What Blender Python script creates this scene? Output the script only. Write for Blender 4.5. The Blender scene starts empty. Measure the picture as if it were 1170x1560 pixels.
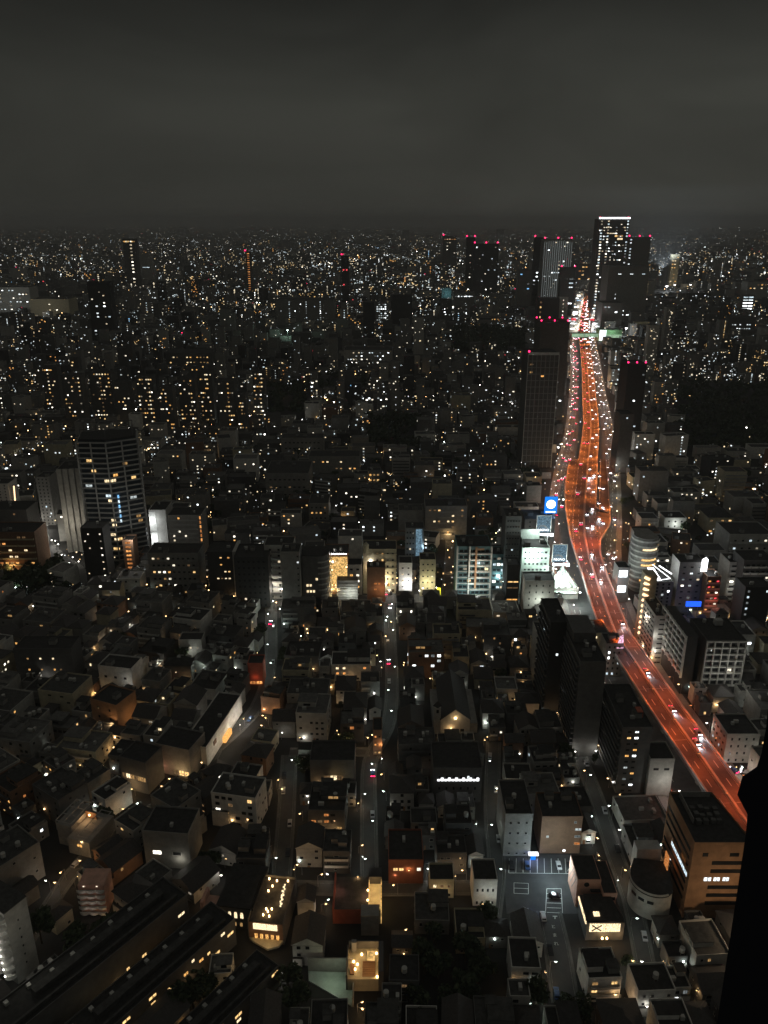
import bpy, math, random
from mathutils import Vector, Matrix
R = random.Random(11)
pi = math.pi
S = bpy.context.scene
COL = S.collection
# ------------------------------------------------------------------ camera
H = 235.0; TH = math.radians(20.1); F = 1217.0
cT, sT = math.cos(TH), math.sin(TH)
cd = bpy.data.cameras.new('camera'); cam = bpy.data.objects.new('camera', cd); COL.objects.link(cam)
cam.location = (0, 0, H); cam.rotation_euler = (pi/2-TH, 0, 0)
cd.sensor_fit = 'VERTICAL'; cd.sensor_height = 36.0; cd.lens = F/1560*36.0
cd.clip_start = 0.5; cd.clip_end = 60000
S.camera = cam
# ------------------------------------------------------------------ world: overcast night sky lit from below by the city
wd = bpy.data.worlds.new('World'); S.world = wd; wd.use_nodes = True
nt = wd.node_tree; nt.nodes.clear(); N = nt.nodes.new; LK = nt.links.new
wo = N('ShaderNodeOutputWorld'); bg = N('ShaderNodeBackground'); LK(bg.outputs[0], wo.inputs[0])
tc = N('ShaderNodeTexCoord'); sep = N('ShaderNodeSeparateXYZ'); LK(tc.outputs['Generated'], sep.inputs[0])
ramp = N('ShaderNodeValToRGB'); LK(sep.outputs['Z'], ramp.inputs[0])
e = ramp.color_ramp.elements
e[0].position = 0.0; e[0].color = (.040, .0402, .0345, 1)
e[1].position = 1.0; e[1].color = (.080, .078, .069, 1)  # zenith brightened out of view, added to light roofs and haze
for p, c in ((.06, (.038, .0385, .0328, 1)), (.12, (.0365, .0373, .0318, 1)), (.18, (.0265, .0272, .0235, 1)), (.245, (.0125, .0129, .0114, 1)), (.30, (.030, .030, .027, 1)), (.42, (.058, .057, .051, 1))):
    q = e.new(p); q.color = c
mp = N('ShaderNodeMapping'); LK(tc.outputs['Generated'], mp.inputs[0]); mp.inputs['Scale'].default_value = (2.0, 2.0, 6.5); mp.inputs['Location'].default_value = (.4, .2, .3)
nz = N('ShaderNodeTexNoise'); LK(mp.outputs[0], nz.inputs['Vector']); nz.inputs['Scale'].default_value = 1.5; nz.inputs['Distortion'].default_value = .7; nz.inputs['Detail'].default_value = 4; nz.inputs['Roughness'].default_value = .5
mr = N('ShaderNodeMapRange'); LK(nz.outputs[0], mr.inputs[0]); mr.inputs[1].default_value = .3; mr.inputs[2].default_value = .7; mr.inputs[3].default_value = .80; mr.inputs[4].default_value = 1.16
mx = N('ShaderNodeMapRange'); LK(sep.outputs['X'], mx.inputs[0]); mx.inputs[1].default_value = -.5; mx.inputs[2].default_value = .5; mx.inputs[3].default_value = .84; mx.inputs[4].default_value = 1.18
m1 = N('ShaderNodeMath'); m1.operation = 'MULTIPLY'; LK(mr.outputs[0], m1.inputs[0]); LK(mx.outputs[0], m1.inputs[1])
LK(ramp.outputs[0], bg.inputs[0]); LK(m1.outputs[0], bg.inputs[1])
# ------------------------------------------------------------------ exposure and renderer
S.view_settings.view_transform = 'Standard'; S.view_settings.look = 'None'; S.view_settings.exposure = 0.0; S.view_settings.gamma = 1.0
S.view_settings.use_curve_mapping = False
S.render.engine = 'CYCLES'
cy = S.cycles
cy.use_denoising = True; cy.max_bounces = 3; cy.diffuse_bounces = 1; cy.glossy_bounces = 1; cy.transmission_bounces = 1
cy.volume_bounces = 0; cy.sample_clamp_indirect = .6; cy.use_light_tree = True; cy.use_adaptive_sampling = False
cy.caustics_reflective = False; cy.caustics_refractive = False
S.render.film_transparent = False
# ------------------------------------------------------------------ photo pixel <-> world
def ray(u, v):
    x = (u-585)/F; y = (780-v)/F
    return x, cT+y*sT, -sT+y*cT
def G(u, v, z=0.0):
    x, dy, dz = ray(u, v); t = (z-H)/dz
    return x*t, dy*t
def ztop(v, y):
    _, dy, dz = ray(0, v); return H+y*dz/dy
def XA(u, v, y):
    x, dy, _ = ray(u, v); return x*y/dy
def P(x, y, z):
    dep = y*cT+(H-z)*sT; up = y*sT+(z-H)*cT
    return 585+F*x/dep, 780-F*up/dep
def FB(uL, uR, vt, vb, dep):
    'front face: its top edge from uL to uR on photo row vt, its foot on row vb; returns centre, size'
    y = G(585, vb)[1]; x0 = XA(uL, vt, y); x1 = XA(uR, vt, y)
    return dict(x=(x0+x1)/2, y=y+dep/2, w=x1-x0, d=dep, h=ztop(vt, y))
# ------------------------------------------------------------------ materials
MATS = {}
def M(name, col, rough=.85, var=.22, scale=.35, metal=0.0):
    if name in MATS: return MATS[name]
    m = bpy.data.materials.new(name); m.use_nodes = True; t = m.node_tree; b = t.nodes['Principled BSDF']
    b.inputs['Roughness'].default_value = rough; b.inputs['Metallic'].default_value = metal
    c = t.nodes.new('ShaderNodeTexCoord'); oi = t.nodes.new('ShaderNodeObjectInfo')
    va = t.nodes.new('ShaderNodeVectorMath'); va.operation = 'ADD'; t.links.new(c.outputs['Object'], va.inputs[0])
    ms = t.nodes.new('ShaderNodeMath'); ms.operation = 'MULTIPLY'; ms.inputs[1].default_value = 300; t.links.new(oi.outputs['Random'], ms.inputs[0]); t.links.new(ms.outputs[0], va.inputs[1])
    n = t.nodes.new('ShaderNodeTexNoise'); n.inputs['Scale'].default_value = scale; n.inputs['Detail'].default_value = 6; n.inputs['Roughness'].default_value = .65
    t.links.new(va.outputs[0], n.inputs['Vector'])
    k = t.nodes.new('ShaderNodeMapRange'); k.inputs[1].default_value = .3; k.inputs[2].default_value = .7; k.inputs[3].default_value = 1-var; k.inputs[4].default_value = 1+var
    t.links.new(n.outputs[0], k.inputs[0])
    mu = t.nodes.new('ShaderNodeVectorMath'); mu.operation = 'SCALE'; mu.inputs[0].default_value = col[:3]; t.links.new(k.outputs[0], mu.inputs['Scale'])
    t.links.new(mu.outputs[0], b.inputs['Base Color'])
    MATS[name] = m; return m
def E(name, col, strength, var=.75, scale=2.8):
    if name in MATS: return MATS[name]
    m = bpy.data.materials.new(name); m.use_nodes = True; t = m.node_tree; t.nodes.clear()
    o = t.nodes.new('ShaderNodeOutputMaterial'); em = t.nodes.new('ShaderNodeEmission'); t.links.new(em.outputs[0], o.inputs[0])
    em.inputs[0].default_value = (*col, 1); em.inputs[1].default_value = strength
    if var:
        c = t.nodes.new('ShaderNodeTexCoord'); oi = t.nodes.new('ShaderNodeObjectInfo')
        va = t.nodes.new('ShaderNodeVectorMath'); va.operation = 'ADD'; t.links.new(c.outputs['Object'], va.inputs[0])
        ms = t.nodes.new('ShaderNodeMath'); ms.operation = 'MULTIPLY'; ms.inputs[1].default_value = 170; t.links.new(oi.outputs['Random'], ms.inputs[0]); t.links.new(ms.outputs[0], va.inputs[1])
        n = t.nodes.new('ShaderNodeTexNoise'); n.inputs['Scale'].default_value = scale; n.inputs['Detail'].default_value = 3; t.links.new(va.outputs[0], n.inputs['Vector'])
        k = t.nodes.new('ShaderNodeMapRange'); k.inputs[1].default_value = .32; k.inputs[2].default_value = .68; k.inputs[3].default_value = strength*(1-var); k.inputs[4].default_value = strength*(1+var*.6)
        t.links.new(n.outputs[0], k.inputs[0]); t.links.new(k.outputs[0], em.inputs[1])
        if name.startswith('lit_'):      # the dark bar where the two sashes meet
            sx = t.nodes.new('ShaderNodeSeparateXYZ'); t.links.new(c.outputs['Object'], sx.inputs[0]); ab = t.nodes.new('ShaderNodeMath'); ab.operation = 'ABSOLUTE'; t.links.new(sx.outputs[0], ab.inputs[0])
            gt = t.nodes.new('ShaderNodeMapRange'); gt.inputs[1].default_value = .035; gt.inputs[2].default_value = .055; gt.inputs[3].default_value = .12; gt.inputs[4].default_value = 1; t.links.new(ab.outputs[0], gt.inputs[0])
            pm = t.nodes.new('ShaderNodeMath'); pm.operation = 'MULTIPLY'; t.links.new(k.outputs[0], pm.inputs[0]); t.links.new(gt.outputs[0], pm.inputs[1]); t.links.new(pm.outputs[0], em.inputs[1])
    try: m.cycles.emission_sampling = 'NONE'
    except Exception: pass
    MATS[name] = m; return m
M('wall_white', (.72, .71, .66)); M('wall_light', (.47, .46, .42)); M('wall_mid', (.27, .265, .245)); M('wall_dark', (.12, .12, .115))
M('wall_black', (.045, .045, .045)); M('wall_brown', (.24, .14, .085)); M('wall_orange', (.38, .215, .115)); M('wall_pink', (.62, .36, .27)); M('wall_beige', (.52, .47, .33))
M('wall_brick', (.30, .11, .07)); M('wall_green', (.42, .50, .45)); M('wall_teal', (.12, .22, .23))
M('roof_dark', (.032, .032, .031), .9, .55, .6); M('roof_mid', (.06, .06, .057), .9, .5, .6); M('roof_light', (.115, .115, .108), .9, .4, .6); M('roof_tile', (.05, .046, .043), .7, .4, 1.5)
M('rail', (.34, .34, .32)); M('rail_white', (.62, .62, .58)); M('rail_dark', (.12, .12, .12)); M('metal', (.35, .35, .35), .4, .15, 1, .8); M('tank', (.45, .45, .42), .5)
M('glass_dark', (.02, .022, .024), .08, .2, .5); M('glass_blue', (.03, .04, .05), .1, .2, .3)
M('asphalt', (.055, .055, .055), .8, .3, .25); M('road', (.055, .056, .055), .75, .22, .3); M('concrete', (.33, .32, .30), .85, .2, .4); M('pave', (.22, .215, .20), .85, .2, .5)
M('deck', (.13, .12, .115), .7, .42, .10); M('coping', (.55, .53, .5), .8, .15, .4); M('paint', (.75, .75, .70), .6, .2, 1.5); M('ground', (.022, .022, .021), .95, .5, .06)
M('leaf', (.035, .055, .025), .8, .5, .6); M('leaf_b', (.055, .075, .035), .8, .5, .6); M('bark', (.09, .07, .05), .95)
M('tyre', (.02, .02, .02), .9); M('car_white', (.7, .7, .7), .25, .05); M('car_black', (.03, .03, .035), .2, .05); M('car_silver', (.4, .4, .42), .3, .05); M('car_blue', (.05, .1, .25), .3, .05)
M('navy', (.005, .006, .013), .9, .2, .4); M('brick_red', (.45, .12, .07)); M('green_panel', (.35, .62, .36)); M('trim', (.55, .54, .5)); M('line_worn', (.24, .24, .22), .7, .6, .8); M('wood', (.32, .18, .09))
WARM = [E('lit_warm', (1, .62, .24), 1.5), E('lit_amber', (1, .50, .14), 1.3), E('lit_cream', (1, .78, .46), 1.7), E('lit_warm_dim', (1, .58, .22), .45), E('lit_warm_faint', (1, .6, .28), .16)]
NEUT = [E('lit_neutral', (1, .90, .70), 1.7), E('lit_cream2', (1, .82, .55), 1.2), E('lit_neutral_dim', (1, .88, .66), .35), E('lit_neutral_bright', (1, .93, .78), 4)]
COOL = [E('lit_white', (.88, .97, 1), 1.8), E('lit_white_dim', (.85, .95, .95), .7), E('lit_cool', (.75, .92, 1), 1.3), E('lit_white_faint', (.85, .95, .95), .2), E('lit_white_bright', (.92, .98, 1), 5)]
ORAN = [E('lit_orange', (1, .42, .12), 1.3), E('lit_orange_dim', (1, .36, .10), .6)]
BLUE = [E('lit_blue', (.25, .6, 1), 1.6)]
REDL = [E('lit_red', (1, .08, .10), 1.6)]
PAL = dict(W=WARM, N=NEUT, C=COOL, O=ORAN, B=BLUE, R=REDL)
E('bulb_cool', (.85, 1, .95), 14, 0); E('bulb_warm', (1, .60, .25), 11, 0); E('bulb_white', (1, .95, .88), 14, 0); E('bulb_sodium', (1, .33, .08), 6, 0)
E('aviation', (1, .02, .12), 5, 0); E('head', (.92, .93, 1), 20, 0); E('tail', (1, .015, .08), 12, 0)
E('screen_white', (.9, .95, 1), 3.2, .3); E('screen_blue', (.01, .22, .95), 1.3, .08); E('glow_white', (.95, .98, 1), 3, 0); E('neon_blue', (.02, .12, 1), 1.5, .3)
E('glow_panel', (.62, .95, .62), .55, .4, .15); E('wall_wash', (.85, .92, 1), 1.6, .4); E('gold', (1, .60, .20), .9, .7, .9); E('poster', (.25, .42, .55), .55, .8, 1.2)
E('strip_warm', (1, .62, .34), 2.6, .2); E('strip_white', (.95, .97, 1), 4.5, .2); E('neon_yellow', (1, .9, .05), 2, 0); E('screen_pink', (1, .55, .75), 1.3, .8, 1.4)
# ------------------------------------------------------------------ mesh builder
class MB:
    def __init__(s): s.v = []; s.f = []; s.m = []
    def quad(s, a, b, c, d, mi=0):
        i = len(s.v); s.v += [a, b, c, d]; s.f.append((i, i+1, i+2, i+3)); s.m.append(mi)
    def tri(s, a, b, c, mi=0):
        i = len(s.v); s.v += [a, b, c]; s.f.append((i, i+1, i+2)); s.m.append(mi)
    def box(s, x0, x1, y0, y1, z0, z1, mi=0, bottom=True, top=True, tmi=None):
        i = len(s.v)
        s.v += [(x0, y0, z0), (x1, y0, z0), (x1, y1, z0), (x0, y1, z0), (x0, y0, z1), (x1, y0, z1), (x1, y1, z1), (x0, y1, z1)]
        fs = [(0, 1, 5, 4), (1, 2, 6, 5), (2, 3, 7, 6), (3, 0, 4, 7)]
        for q in fs: s.f.append(tuple(i+k for k in q)); s.m.append(mi)
        if top: s.f.append((i+4, i+5, i+6, i+7)); s.m.append(mi if tmi is None else tmi)
        if bottom: s.f.append((i+3, i+2, i+1, i)); s.m.append(mi)
    def cbox(s, cx, cy, cz, sx, sy, sz, mi=0): s.box(cx-sx/2, cx+sx/2, cy-sy/2, cy+sy/2, cz-sz/2, cz+sz/2, mi)
    def prism(s, poly, z0, z1, mi=0, top=True, bottom=False):
        i = len(s.v); n = len(poly)
        s.v += [(p[0], p[1], z0) for p in poly]+[(p[0], p[1], z1) for p in poly]
        for k in range(n):
            l = (k+1) % n; s.f.append((i+k, i+l, i+n+l, i+n+k)); s.m.append(mi)
        if top: s.f.append(tuple(i+n+k for k in range(n))); s.m.append(mi)
        if bottom: s.f.append(tuple(i+n-1-k for k in range(n))); s.m.append(mi)
    def cyl(s, cx, cy, z0, z1, r, n=12, mi=0, r1=None):
        r1 = r if r1 is None else r1
        i = len(s.v)
        for rr, z in ((r, z0), (r1, z1)):
            s.v += [(cx+rr*math.cos(2*pi*k/n), cy+rr*math.sin(2*pi*k/n), z) for k in range(n)]
        for k in range(n):
            l = (k+1) % n; s.f.append((i+k, i+l, i+n+l, i+n+k)); s.m.append(mi)
        s.f.append(tuple(i+n+k for k in range(n))); s.m.append(mi)
        s.f.append(tuple(i+n-1-k for k in range(n))); s.m.append(mi)
    def bar(s, a, b, wdt, hgt, mi=0):
        'straight bar between two 3-D points'
        a = Vector(a); b = Vector(b); t = (b-a).normalized(); up = Vector((0, 0, 1)) if abs(t.z) < .95 else Vector((1, 0, 0))
        sd = t.cross(up).normalized()*wdt/2; uu = sd.cross(t).normalized()*hgt/2
        i = len(s.v)
        for p in (a, b): s.v += [tuple(p-sd-uu), tuple(p+sd-uu), tuple(p+sd+uu), tuple(p-sd+uu)]
        for q in ((0, 1, 5, 4), (1, 2, 6, 5), (2, 3, 7, 6), (3, 0, 4, 7), (3, 2, 1, 0), (4, 5, 6, 7)):
            s.f.append(tuple(i+k for k in q)); s.m.append(mi)
    def mesh(s, name, mats):
        me = bpy.data.meshes.new(name); me.from_pydata(s.v, [], s.f)
        for m in mats: me.materials.append(MATS[m] if isinstance(m, str) else m)
        if len(mats) > 1: me.polygons.foreach_set('material_index', s.m)
        me.update(); return me
def new(name, data, parent=None, loc=(0, 0, 0), rz=0.0, scale=None, **kw):
    o = bpy.data.objects.new(name, data); COL.objects.link(o)
    o.location = loc
    if rz: o.rotation_euler = (0, 0, rz)
    if scale: o.scale = scale
    if parent: o.parent = parent
    for k, v in kw.items(): o[k] = v
    return o
def thing(name, label, cat, x, y, rz=0.0, z=0.0, group=None, data=None):
    o = new(name, data, None, (x, y, z), rz, label=label or '', category=cat)
    if group: o['group'] = group
    return o
UNIT = {}
def unit(mname):
    if mname not in UNIT:
        m = MB(); m.cbox(0, 0, 0, 1, 1, 1); UNIT[mname] = m.mesh('pane_'+mname, [mname])
    return UNIT[mname]
SHARED = {}
def shared(key, mats, fn):
    if key not in SHARED:
        m = MB(); fn(m); SHARED[key] = m.mesh(str(key[0]), mats)
    return SHARED[key]
GAIN = 1.0
def light(parent, loc, power, col, r=.25, name='lamp_or_fill', spot=None):
    power *= GAIN
    l = bpy.data.lights.new(name, 'SPOT' if spot else 'POINT'); l.energy = power; l.color = col; l.shadow_soft_size = r
    if spot: l.spot_size = math.radians(spot); l.spot_blend = .6
    return new(name, l, parent, loc)
# ------------------------------------------------------------------ occupancy (plan) and sight lines
OCC = {}; OBBS = []
def obb(x, y, w, d, rz):
    c, s = math.cos(rz), math.sin(rz)
    return [(x+c*a*w/2-s*b*d/2, y+s*a*w/2+c*b*d/2) for a, b in ((-1, -1), (1, -1), (1, 1), (-1, 1))]
def cells(p):
    xs = [q[0] for q in p]; ys = [q[1] for q in p]
    return [(i, j) for i in range(int(min(xs)//30), int(max(xs)//30)+1) for j in range(int(min(ys)//30), int(max(ys)//30)+1)]
def occ_add(p):
    OBBS.append(p); k = len(OBBS)-1
    for c in cells(p): OCC.setdefault(c, []).append(k)
def sat(a, b):
    for p in (a, b):
        for i in range(2):
            ex, ey = p[i+1][0]-p[i][0], p[i+1][1]-p[i][1]
            da = [q[0]*ex+q[1]*ey for q in a]; db = [q[0]*ex+q[1]*ey for q in b]
            if max(da) <= min(db) or max(db) <= min(da): return False
    return True
def occ_hit(p):
    seen = set()
    for c in cells(p):
        for k in OCC.get(c, ()):
            if k not in seen:
                seen.add(k)
                if sat(p, OBBS[k]): return True
    return False
SIGHT = []
def blocks(x, y, w, d, h):
    u0, v0 = P(x-w/2, y-d/2, h); u1, _ = P(x+w/2, y-d/2, h); _, vb = P(x, y+d/2, h); vt = min(v0, vb)
    for (a, b, t, bt, yy) in SIGHT:
        if y < yy and u1 > a and u0 < b and vt < bt: return True
    return False
# ------------------------------------------------------------------ generic building
AUTO = []
def W(f='F', n=4, p=.2, pal='WWN', ww=1.5, wh=1.3, dark=1, rows=None, cols=(), span=(.06, .94)):
    return dict(f=f, n=n, p=p, pal=pal, ww=ww, wh=wh, dark=dark, rows=rows, cols=cols, span=span)
def roof_mesh(kind, w, d, h):
    m = MB()
    if kind == 'flat':
        m.box(-w/2+.2, w/2-.2, -d/2+.2, d/2-.2, h-.3, h+.02, 0)
        t = .22; pz = h+.75; o = .06
        m.box(-w/2-o, w/2+o, -d/2-o, -d/2-o+t, h-.25, pz, 1); m.box(-w/2-o, w/2+o, d/2+o-t, d/2+o, h-.25, pz, 1)
        m.box(-w/2-o, -w/2-o+t, -d/2-o+t, d/2+o-t, h-.25, pz-.002, 1); m.box(w/2+o-t, w/2+o, -d/2-o+t, d/2+o-t, h-.25, pz-.002, 1)
    else:
        o = .5; rz = h+min(w, d)*.30; a, b = w/2+o, d/2+o; z = h-.05
        if kind == 'gable':
            if w >= d: r = ((-a, 0, rz), (a, 0, rz))
            else: r = ((0, -b, rz), (0, b, rz))
        else:
            k = abs(w-d)/2
            r = ((-k, 0, rz), (k, 0, rz)) if w >= d else ((0, -k, rz), (0, k, rz))
        A, B, C, D = (-a, -b, z), (a, -b, z), (a, b, z), (-a, b, z)
        if w >= d:
            m.quad(A, B, r[1], r[0]); m.quad(C, D, r[0], r[1]); m.tri(D, A, r[0], 0 if kind != 'gable' else 1); m.tri(B, C, r[1], 0 if kind != 'gable' else 1)
        else:
            m.quad(D, A, r[0], r[1]); m.quad(B, C, r[1], r[0]); m.tri(A, B, r[0], 0 if kind != 'gable' else 1); m.tri(C, D, r[1], 0 if kind != 'gable' else 1)
        m.quad((-a, -b, z-.12), (-a, b, z-.12), (a, b, z-.12), (a, -b, z-.12))
        m.box(-a, a, -b, b, z-.12, z-.001, 0, top=False, bottom=False)
    return m
def face_pos(f, w, d, t, z, out):
    if f == 'F': return (-w/2+t*w, -d/2-out, z), 0.0
    if f == 'R': return (w/2+out, -d/2+t*d, z), pi/2
    if f == 'L': return (-w/2-out, d/2-t*d, z), -pi/2
    return (w/2-t*w, d/2+out, z), pi
def add_windows(root, w, d, h, fl, ws, z0=0.0):
    fh = (h-z0)/fl; lit = 0; warm = 0; nd = 0; dk = {}
    todo = []
    for q in ws:
        L = w if q['f'] in 'FB' else d
        rows = range(fl) if q['rows'] is None else q['rows']
        for i in rows:
            for j in range(q['n']):
                t = q['span'][0]+(q['span'][1]-q['span'][0])*(j+.5)/q['n']
                on = (j in q['cols'] and R.random() < .93) or R.random() < q['p']
                if not on and (not q['dark'] or (q['dark'] is not True and R.random() > q['dark'])): continue
                ww = min(q['ww'], L*(q['span'][1]-q['span'][0])/q['n']*.92); wh = min(q['wh'], fh*.85)
                todo.append((on, q, t, z0+i*fh+min(.95, fh*.3)+wh/2, ww, wh))
    nlit = sum(1 for a in todo if a[0]); ndark = len(todo)-nlit
    merge_dark = ndark > 0 and len(todo) > 92
    keep = 92
    mdark = MB(); mlit = {}
    for on, q, t, z, ww, wh in todo:
        pos, rz = face_pos(q['f'], w, d, t, z, .04)
        if on:
            mt = R.choice(PAL[R.choice(q['pal'])]); lit += 1
            warm += q['pal'].count('W')+q['pal'].count('O') > len(q['pal'])/2
        else: mt = MATS['glass_dark']
        if (on and lit > keep) or (not on and merge_dark):
            mm = mlit.setdefault(mt.name, MB()) if on else mdark
            hw = ww/2; c, s = math.cos(rz), math.sin(rz); x, y, zz = pos; nx, ny = s*.06, -c*.06
            mm.quad((x-c*hw+nx, y-s*hw+ny, zz-wh/2), (x+c*hw+nx, y+s*hw+ny, zz-wh/2), (x+c*hw+nx, y+s*hw+ny, zz+wh/2), (x-c*hw+nx, y-s*hw+ny, zz+wh/2))
        else:
            wn = new('window', unit(mt.name), root, pos, rz, (ww, .12, wh))
            if root.location.y < 262: new('frame', shared(('frame', 1), ['trim'], lambda m: (m.box(-.56, -.5, -.75, -.4, -.56, .56), m.box(.5, .56, -.75, -.4, -.56, .56), m.box(-.499, .499, -.74, -.4, .5, .56), m.box(-.6, .6, -1.1, -.4, -.57, -.5))), wn)
    if mdark.v: new('window', mdark.mesh('window', ['glass_dark']), root, kind='stuff')
    for k, mm in mlit.items(): new('window', mm.mesh('window', [k]), root, kind='stuff')
    return lit, warm
def add_balcony(root, w, d, h, fl, b):
    f, a0, a1, dp, mt = b[:5]; rows = b[5] if len(b) > 5 else range(1, fl)
    L = (w if f in 'FB' else d)*(a1-a0); fh = h/fl
    me = shared(('balcony', round(L, 2), dp, mt), [mt], lambda m: (m.box(-L/2, L/2, -dp, 0, -.12, .06), m.box(-L/2, L/2, -dp, -dp+.1, .06, 1.0), m.box(-L/2, -L/2+.1, -dp+.1, 0, .06, 1.0), m.box(L/2-.1, L/2, -dp+.1, 0, .06, 1.0)))
    for i in rows:
        pos, rz = face_pos(f, w, d, (a0+a1)/2, i*fh, .01); new('balcony', me, root, pos, rz)
def roof_units(root, w, d, h, k):
    for q in range(k):
        px, py = R.uniform(-.32, .32)*w, R.uniform(-.3, .3)*d; t = R.random()
        if t < .4: new('rooftop_unit', unit('tank'), root, (px, py, h+.75), R.choice((0, pi/2)), (R.uniform(1.2, 2.4), 1.1, 1.45))
        elif t < .75 and w > 9:
            sx, sy, sz = R.uniform(2.4, 4), R.uniform(2.4, 4), 2.6
            o = new('stair_house', shared(('stair_house', round(sx, 1), round(sy, 1)), ['wall_mid', 'roof_mid'], lambda m: (m.box(-sx/2, sx/2, -sy/2, sy/2, 0, sz-.15, 0, top=False), m.box(-sx/2-.15, sx/2+.15, -sy/2-.15, sy/2+.15, sz-.15, sz, 1))), root, (px, py, h+.02))
        else:
            new('water_tank', shared(('water_tank', 0), ['tank', 'metal'], lambda m: (m.cyl(0, 0, .9, 2.6, .9, 12, 0), [m.cbox(a*.6, b*.6, .45, .12, .12, .9, 1) for a in (-1, 1) for b in (-1, 1)])), root, (px, py, h+.02))
def bld(name, label, cat, x, y, w, d, h, rz=0.0, wall='wall_mid', roofm='roof_dark', fl=None, wins=(), balc=(), units=1, roof='flat', door=False, group=None, occ=True, sight=True, auto=None):
    fl = fl or max(1, round(h/3.1))
    root = thing(name, label, cat, x, y, rz, group=group)
    m = MB(); m.box(-w/2, w/2, -d/2, d/2, 0, h-.01 if roof == 'flat' else h, 0, top=False, bottom=False); new('wall', m.mesh('wall', [wall]), root)
    rf = new('roof', roof_mesh(roof, w, d, h).mesh('roof', [roofm, wall]), root)
    li = add_windows(root, w, d, h, fl, wins)
    for b in balc: add_balcony(root, w, d, h, fl, b)
    if units and roof == 'flat': roof_units(rf, w, d, h, units)
    if door: new('door', unit('wood'), root, (R.uniform(-.3, .3)*w, -d/2-.03, 1.05), 0, (1, .1, 2.1))
    if occ: occ_add(obb(x, y, w+.6, d+.6, rz))
    if sight:
        u0, v0 = P(x-w/2, y-d/2, h); u1, _ = P(x+w/2, y-d/2, h); _, vb = P(x, y-d/2, 0); SIGHT.append((u0, u1, v0, v0+(vb-v0)*.7, y-d/2))
    if auto is not None: AUTO.append((root, dict(auto, lit=li[0], warm=li[1], fl=fl, wall=wall, roof=roof, roofm=roofm, w=w, d=d, h=h)))
    root['_h'] = h
    return root
def aviation(root, x, y, z, r=1.3):
    def f(m): m.cyl(0, 0, 0, .9*r, .18*r, 6, 1); m.cyl(0, 0, .9*r, 2.4*r, r*.85, 10, 0)
    new('aviation_light', shared(('aviation', r), ['aviation', 'metal'], f), root, (x, y, z))
def text_mesh(body, size, mname, extrude=.03):
    c = bpy.data.curves.new('lettering', 'FONT'); c.body = body; c.size = size; c.extrude = extrude; c.align_x = 'CENTER'; c.align_y = 'CENTER'
    o = bpy.data.objects.new('lettering', c); COL.objects.link(o); bpy.context.view_layer.update()
    me = bpy.data.meshes.new_from_object(o.evaluated_get(bpy.context.evaluated_depsgraph_get())); bpy.data.objects.remove(o)
    me.materials.clear(); me.materials.append(MATS[mname]); return me
# ================================================================== THE SETTING
def struct(name, mb, mats, label=None, **kw):
    o = new(name, mb.mesh(name, mats), None, kind='structure', **kw)
    if label: o['label'] = label
    return o
g = MB(); g.box(-20000, 20000, -300, 36000, -.6, 0, 0); struct('ground', g, ['ground'])
def px_path(pts, z=0.0, step=6.0, smooth=True):
    p = [Vector(G(u, v, z)) for u, v in pts]
    out = []
    for i in range(len(p)-1):
        a, b = p[i], p[i+1]; n = max(1, int((b-a).length/step))
        p0 = p[i-1] if i else a*2-b; p3 = p[i+2] if i+2 < len(p) else b*2-a
        for k in range(n):
            t = k/n
            if smooth: q = .5*((2*a)+(b-p0)*t+(2*p0-5*a+4*b-p3)*t*t+(3*a-p0-3*b+p3)*t**3)
            else: q = a+(b-a)*t
            out.append(q)
    out.append(p[-1]); return out
def normals(p):
    r = []
    for i in range(len(p)):
        t = (p[min(i+1, len(p)-1)]-p[max(i-1, 0)]).normalized(); r.append(Vector((t.y, -t.x)))   # points to the right of travel
    return r
def strip(m, p, n, a, b, z0, z1=None, mi=0):
    'flat strip (z1 None) or a kerb/parapet box between offsets a(i) < b(i)'
    fa = a if callable(a) else (lambda i: a); fb = b if callable(b) else (lambda i: b)
    for i in range(len(p)-1):
        A, B = p[i]+n[i]*fa(i), p[i]+n[i]*fb(i); C, D = p[i+1]+n[i+1]*fb(i+1), p[i+1]+n[i+1]*fa(i+1)
        if z1 is None: m.quad((*A, z0), (*B, z0), (*C, z0), (*D, z0), mi)
        else:
            m.quad((*A, z1), (*B, z1), (*C, z1), (*D, z1), mi); m.quad((*A, z0), (*A, z1), (*D, z1), (*D, z0), mi); m.quad((*B, z0), (*C, z0), (*C, z1), (*B, z1), mi)
def arclen(p):
    s = [0.0]
    for i in range(len(p)-1): s.append(s[-1]+(p[i+1]-p[i]).length)
    return s
# ---- elevated expressway; ZD = its deck
ZD = 13.0
CP = [(1174, 1308), (1137, 1252), (1100, 1199), (1063, 1146), (1025, 1093), (1001, 1058), (957, 993), (939, 966), (928, 939), (914, 899), (902, 863), (895, 838), (890.5, 812), (890, 782), (893, 740), (896, 700), (899, 672), (900, 640), (898, 610), (895, 565), (892, 535), (890, 518), (889, 500), (890, 485), (893, 465), (896, 450)]
EX = px_path(CP, ZD); EN = normals(EX); ES = arclen(EX)
EV = [P(q.x, q.y, ZD)[1] for q in EX]
def interp(v, tab):
    for (a, x), (b, y) in zip(tab, tab[1:]):
        if a >= v >= b: return x+(y-x)*(a-v)/(a-b)
    return tab[0][1] if v > tab[0][0] else tab[-1][1]
LW = [(1300, 8.3), (880, 8.6), (840, 9.6), (800, 12.5), (770, 16), (742, 18.5), (712, 18), (704, 17.5), (702, 9.2), (640, 9), (450, 9)]
RW = [(1300, 8.3), (880, 8.5), (842, 9), (822, 11), (800, 19), (790, 20.5), (778, 20.5), (774, 9.4), (640, 9), (450, 9)]
wl = lambda i: -interp(EV[i], LW); wr = lambda i: interp(EV[i], RW)
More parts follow.
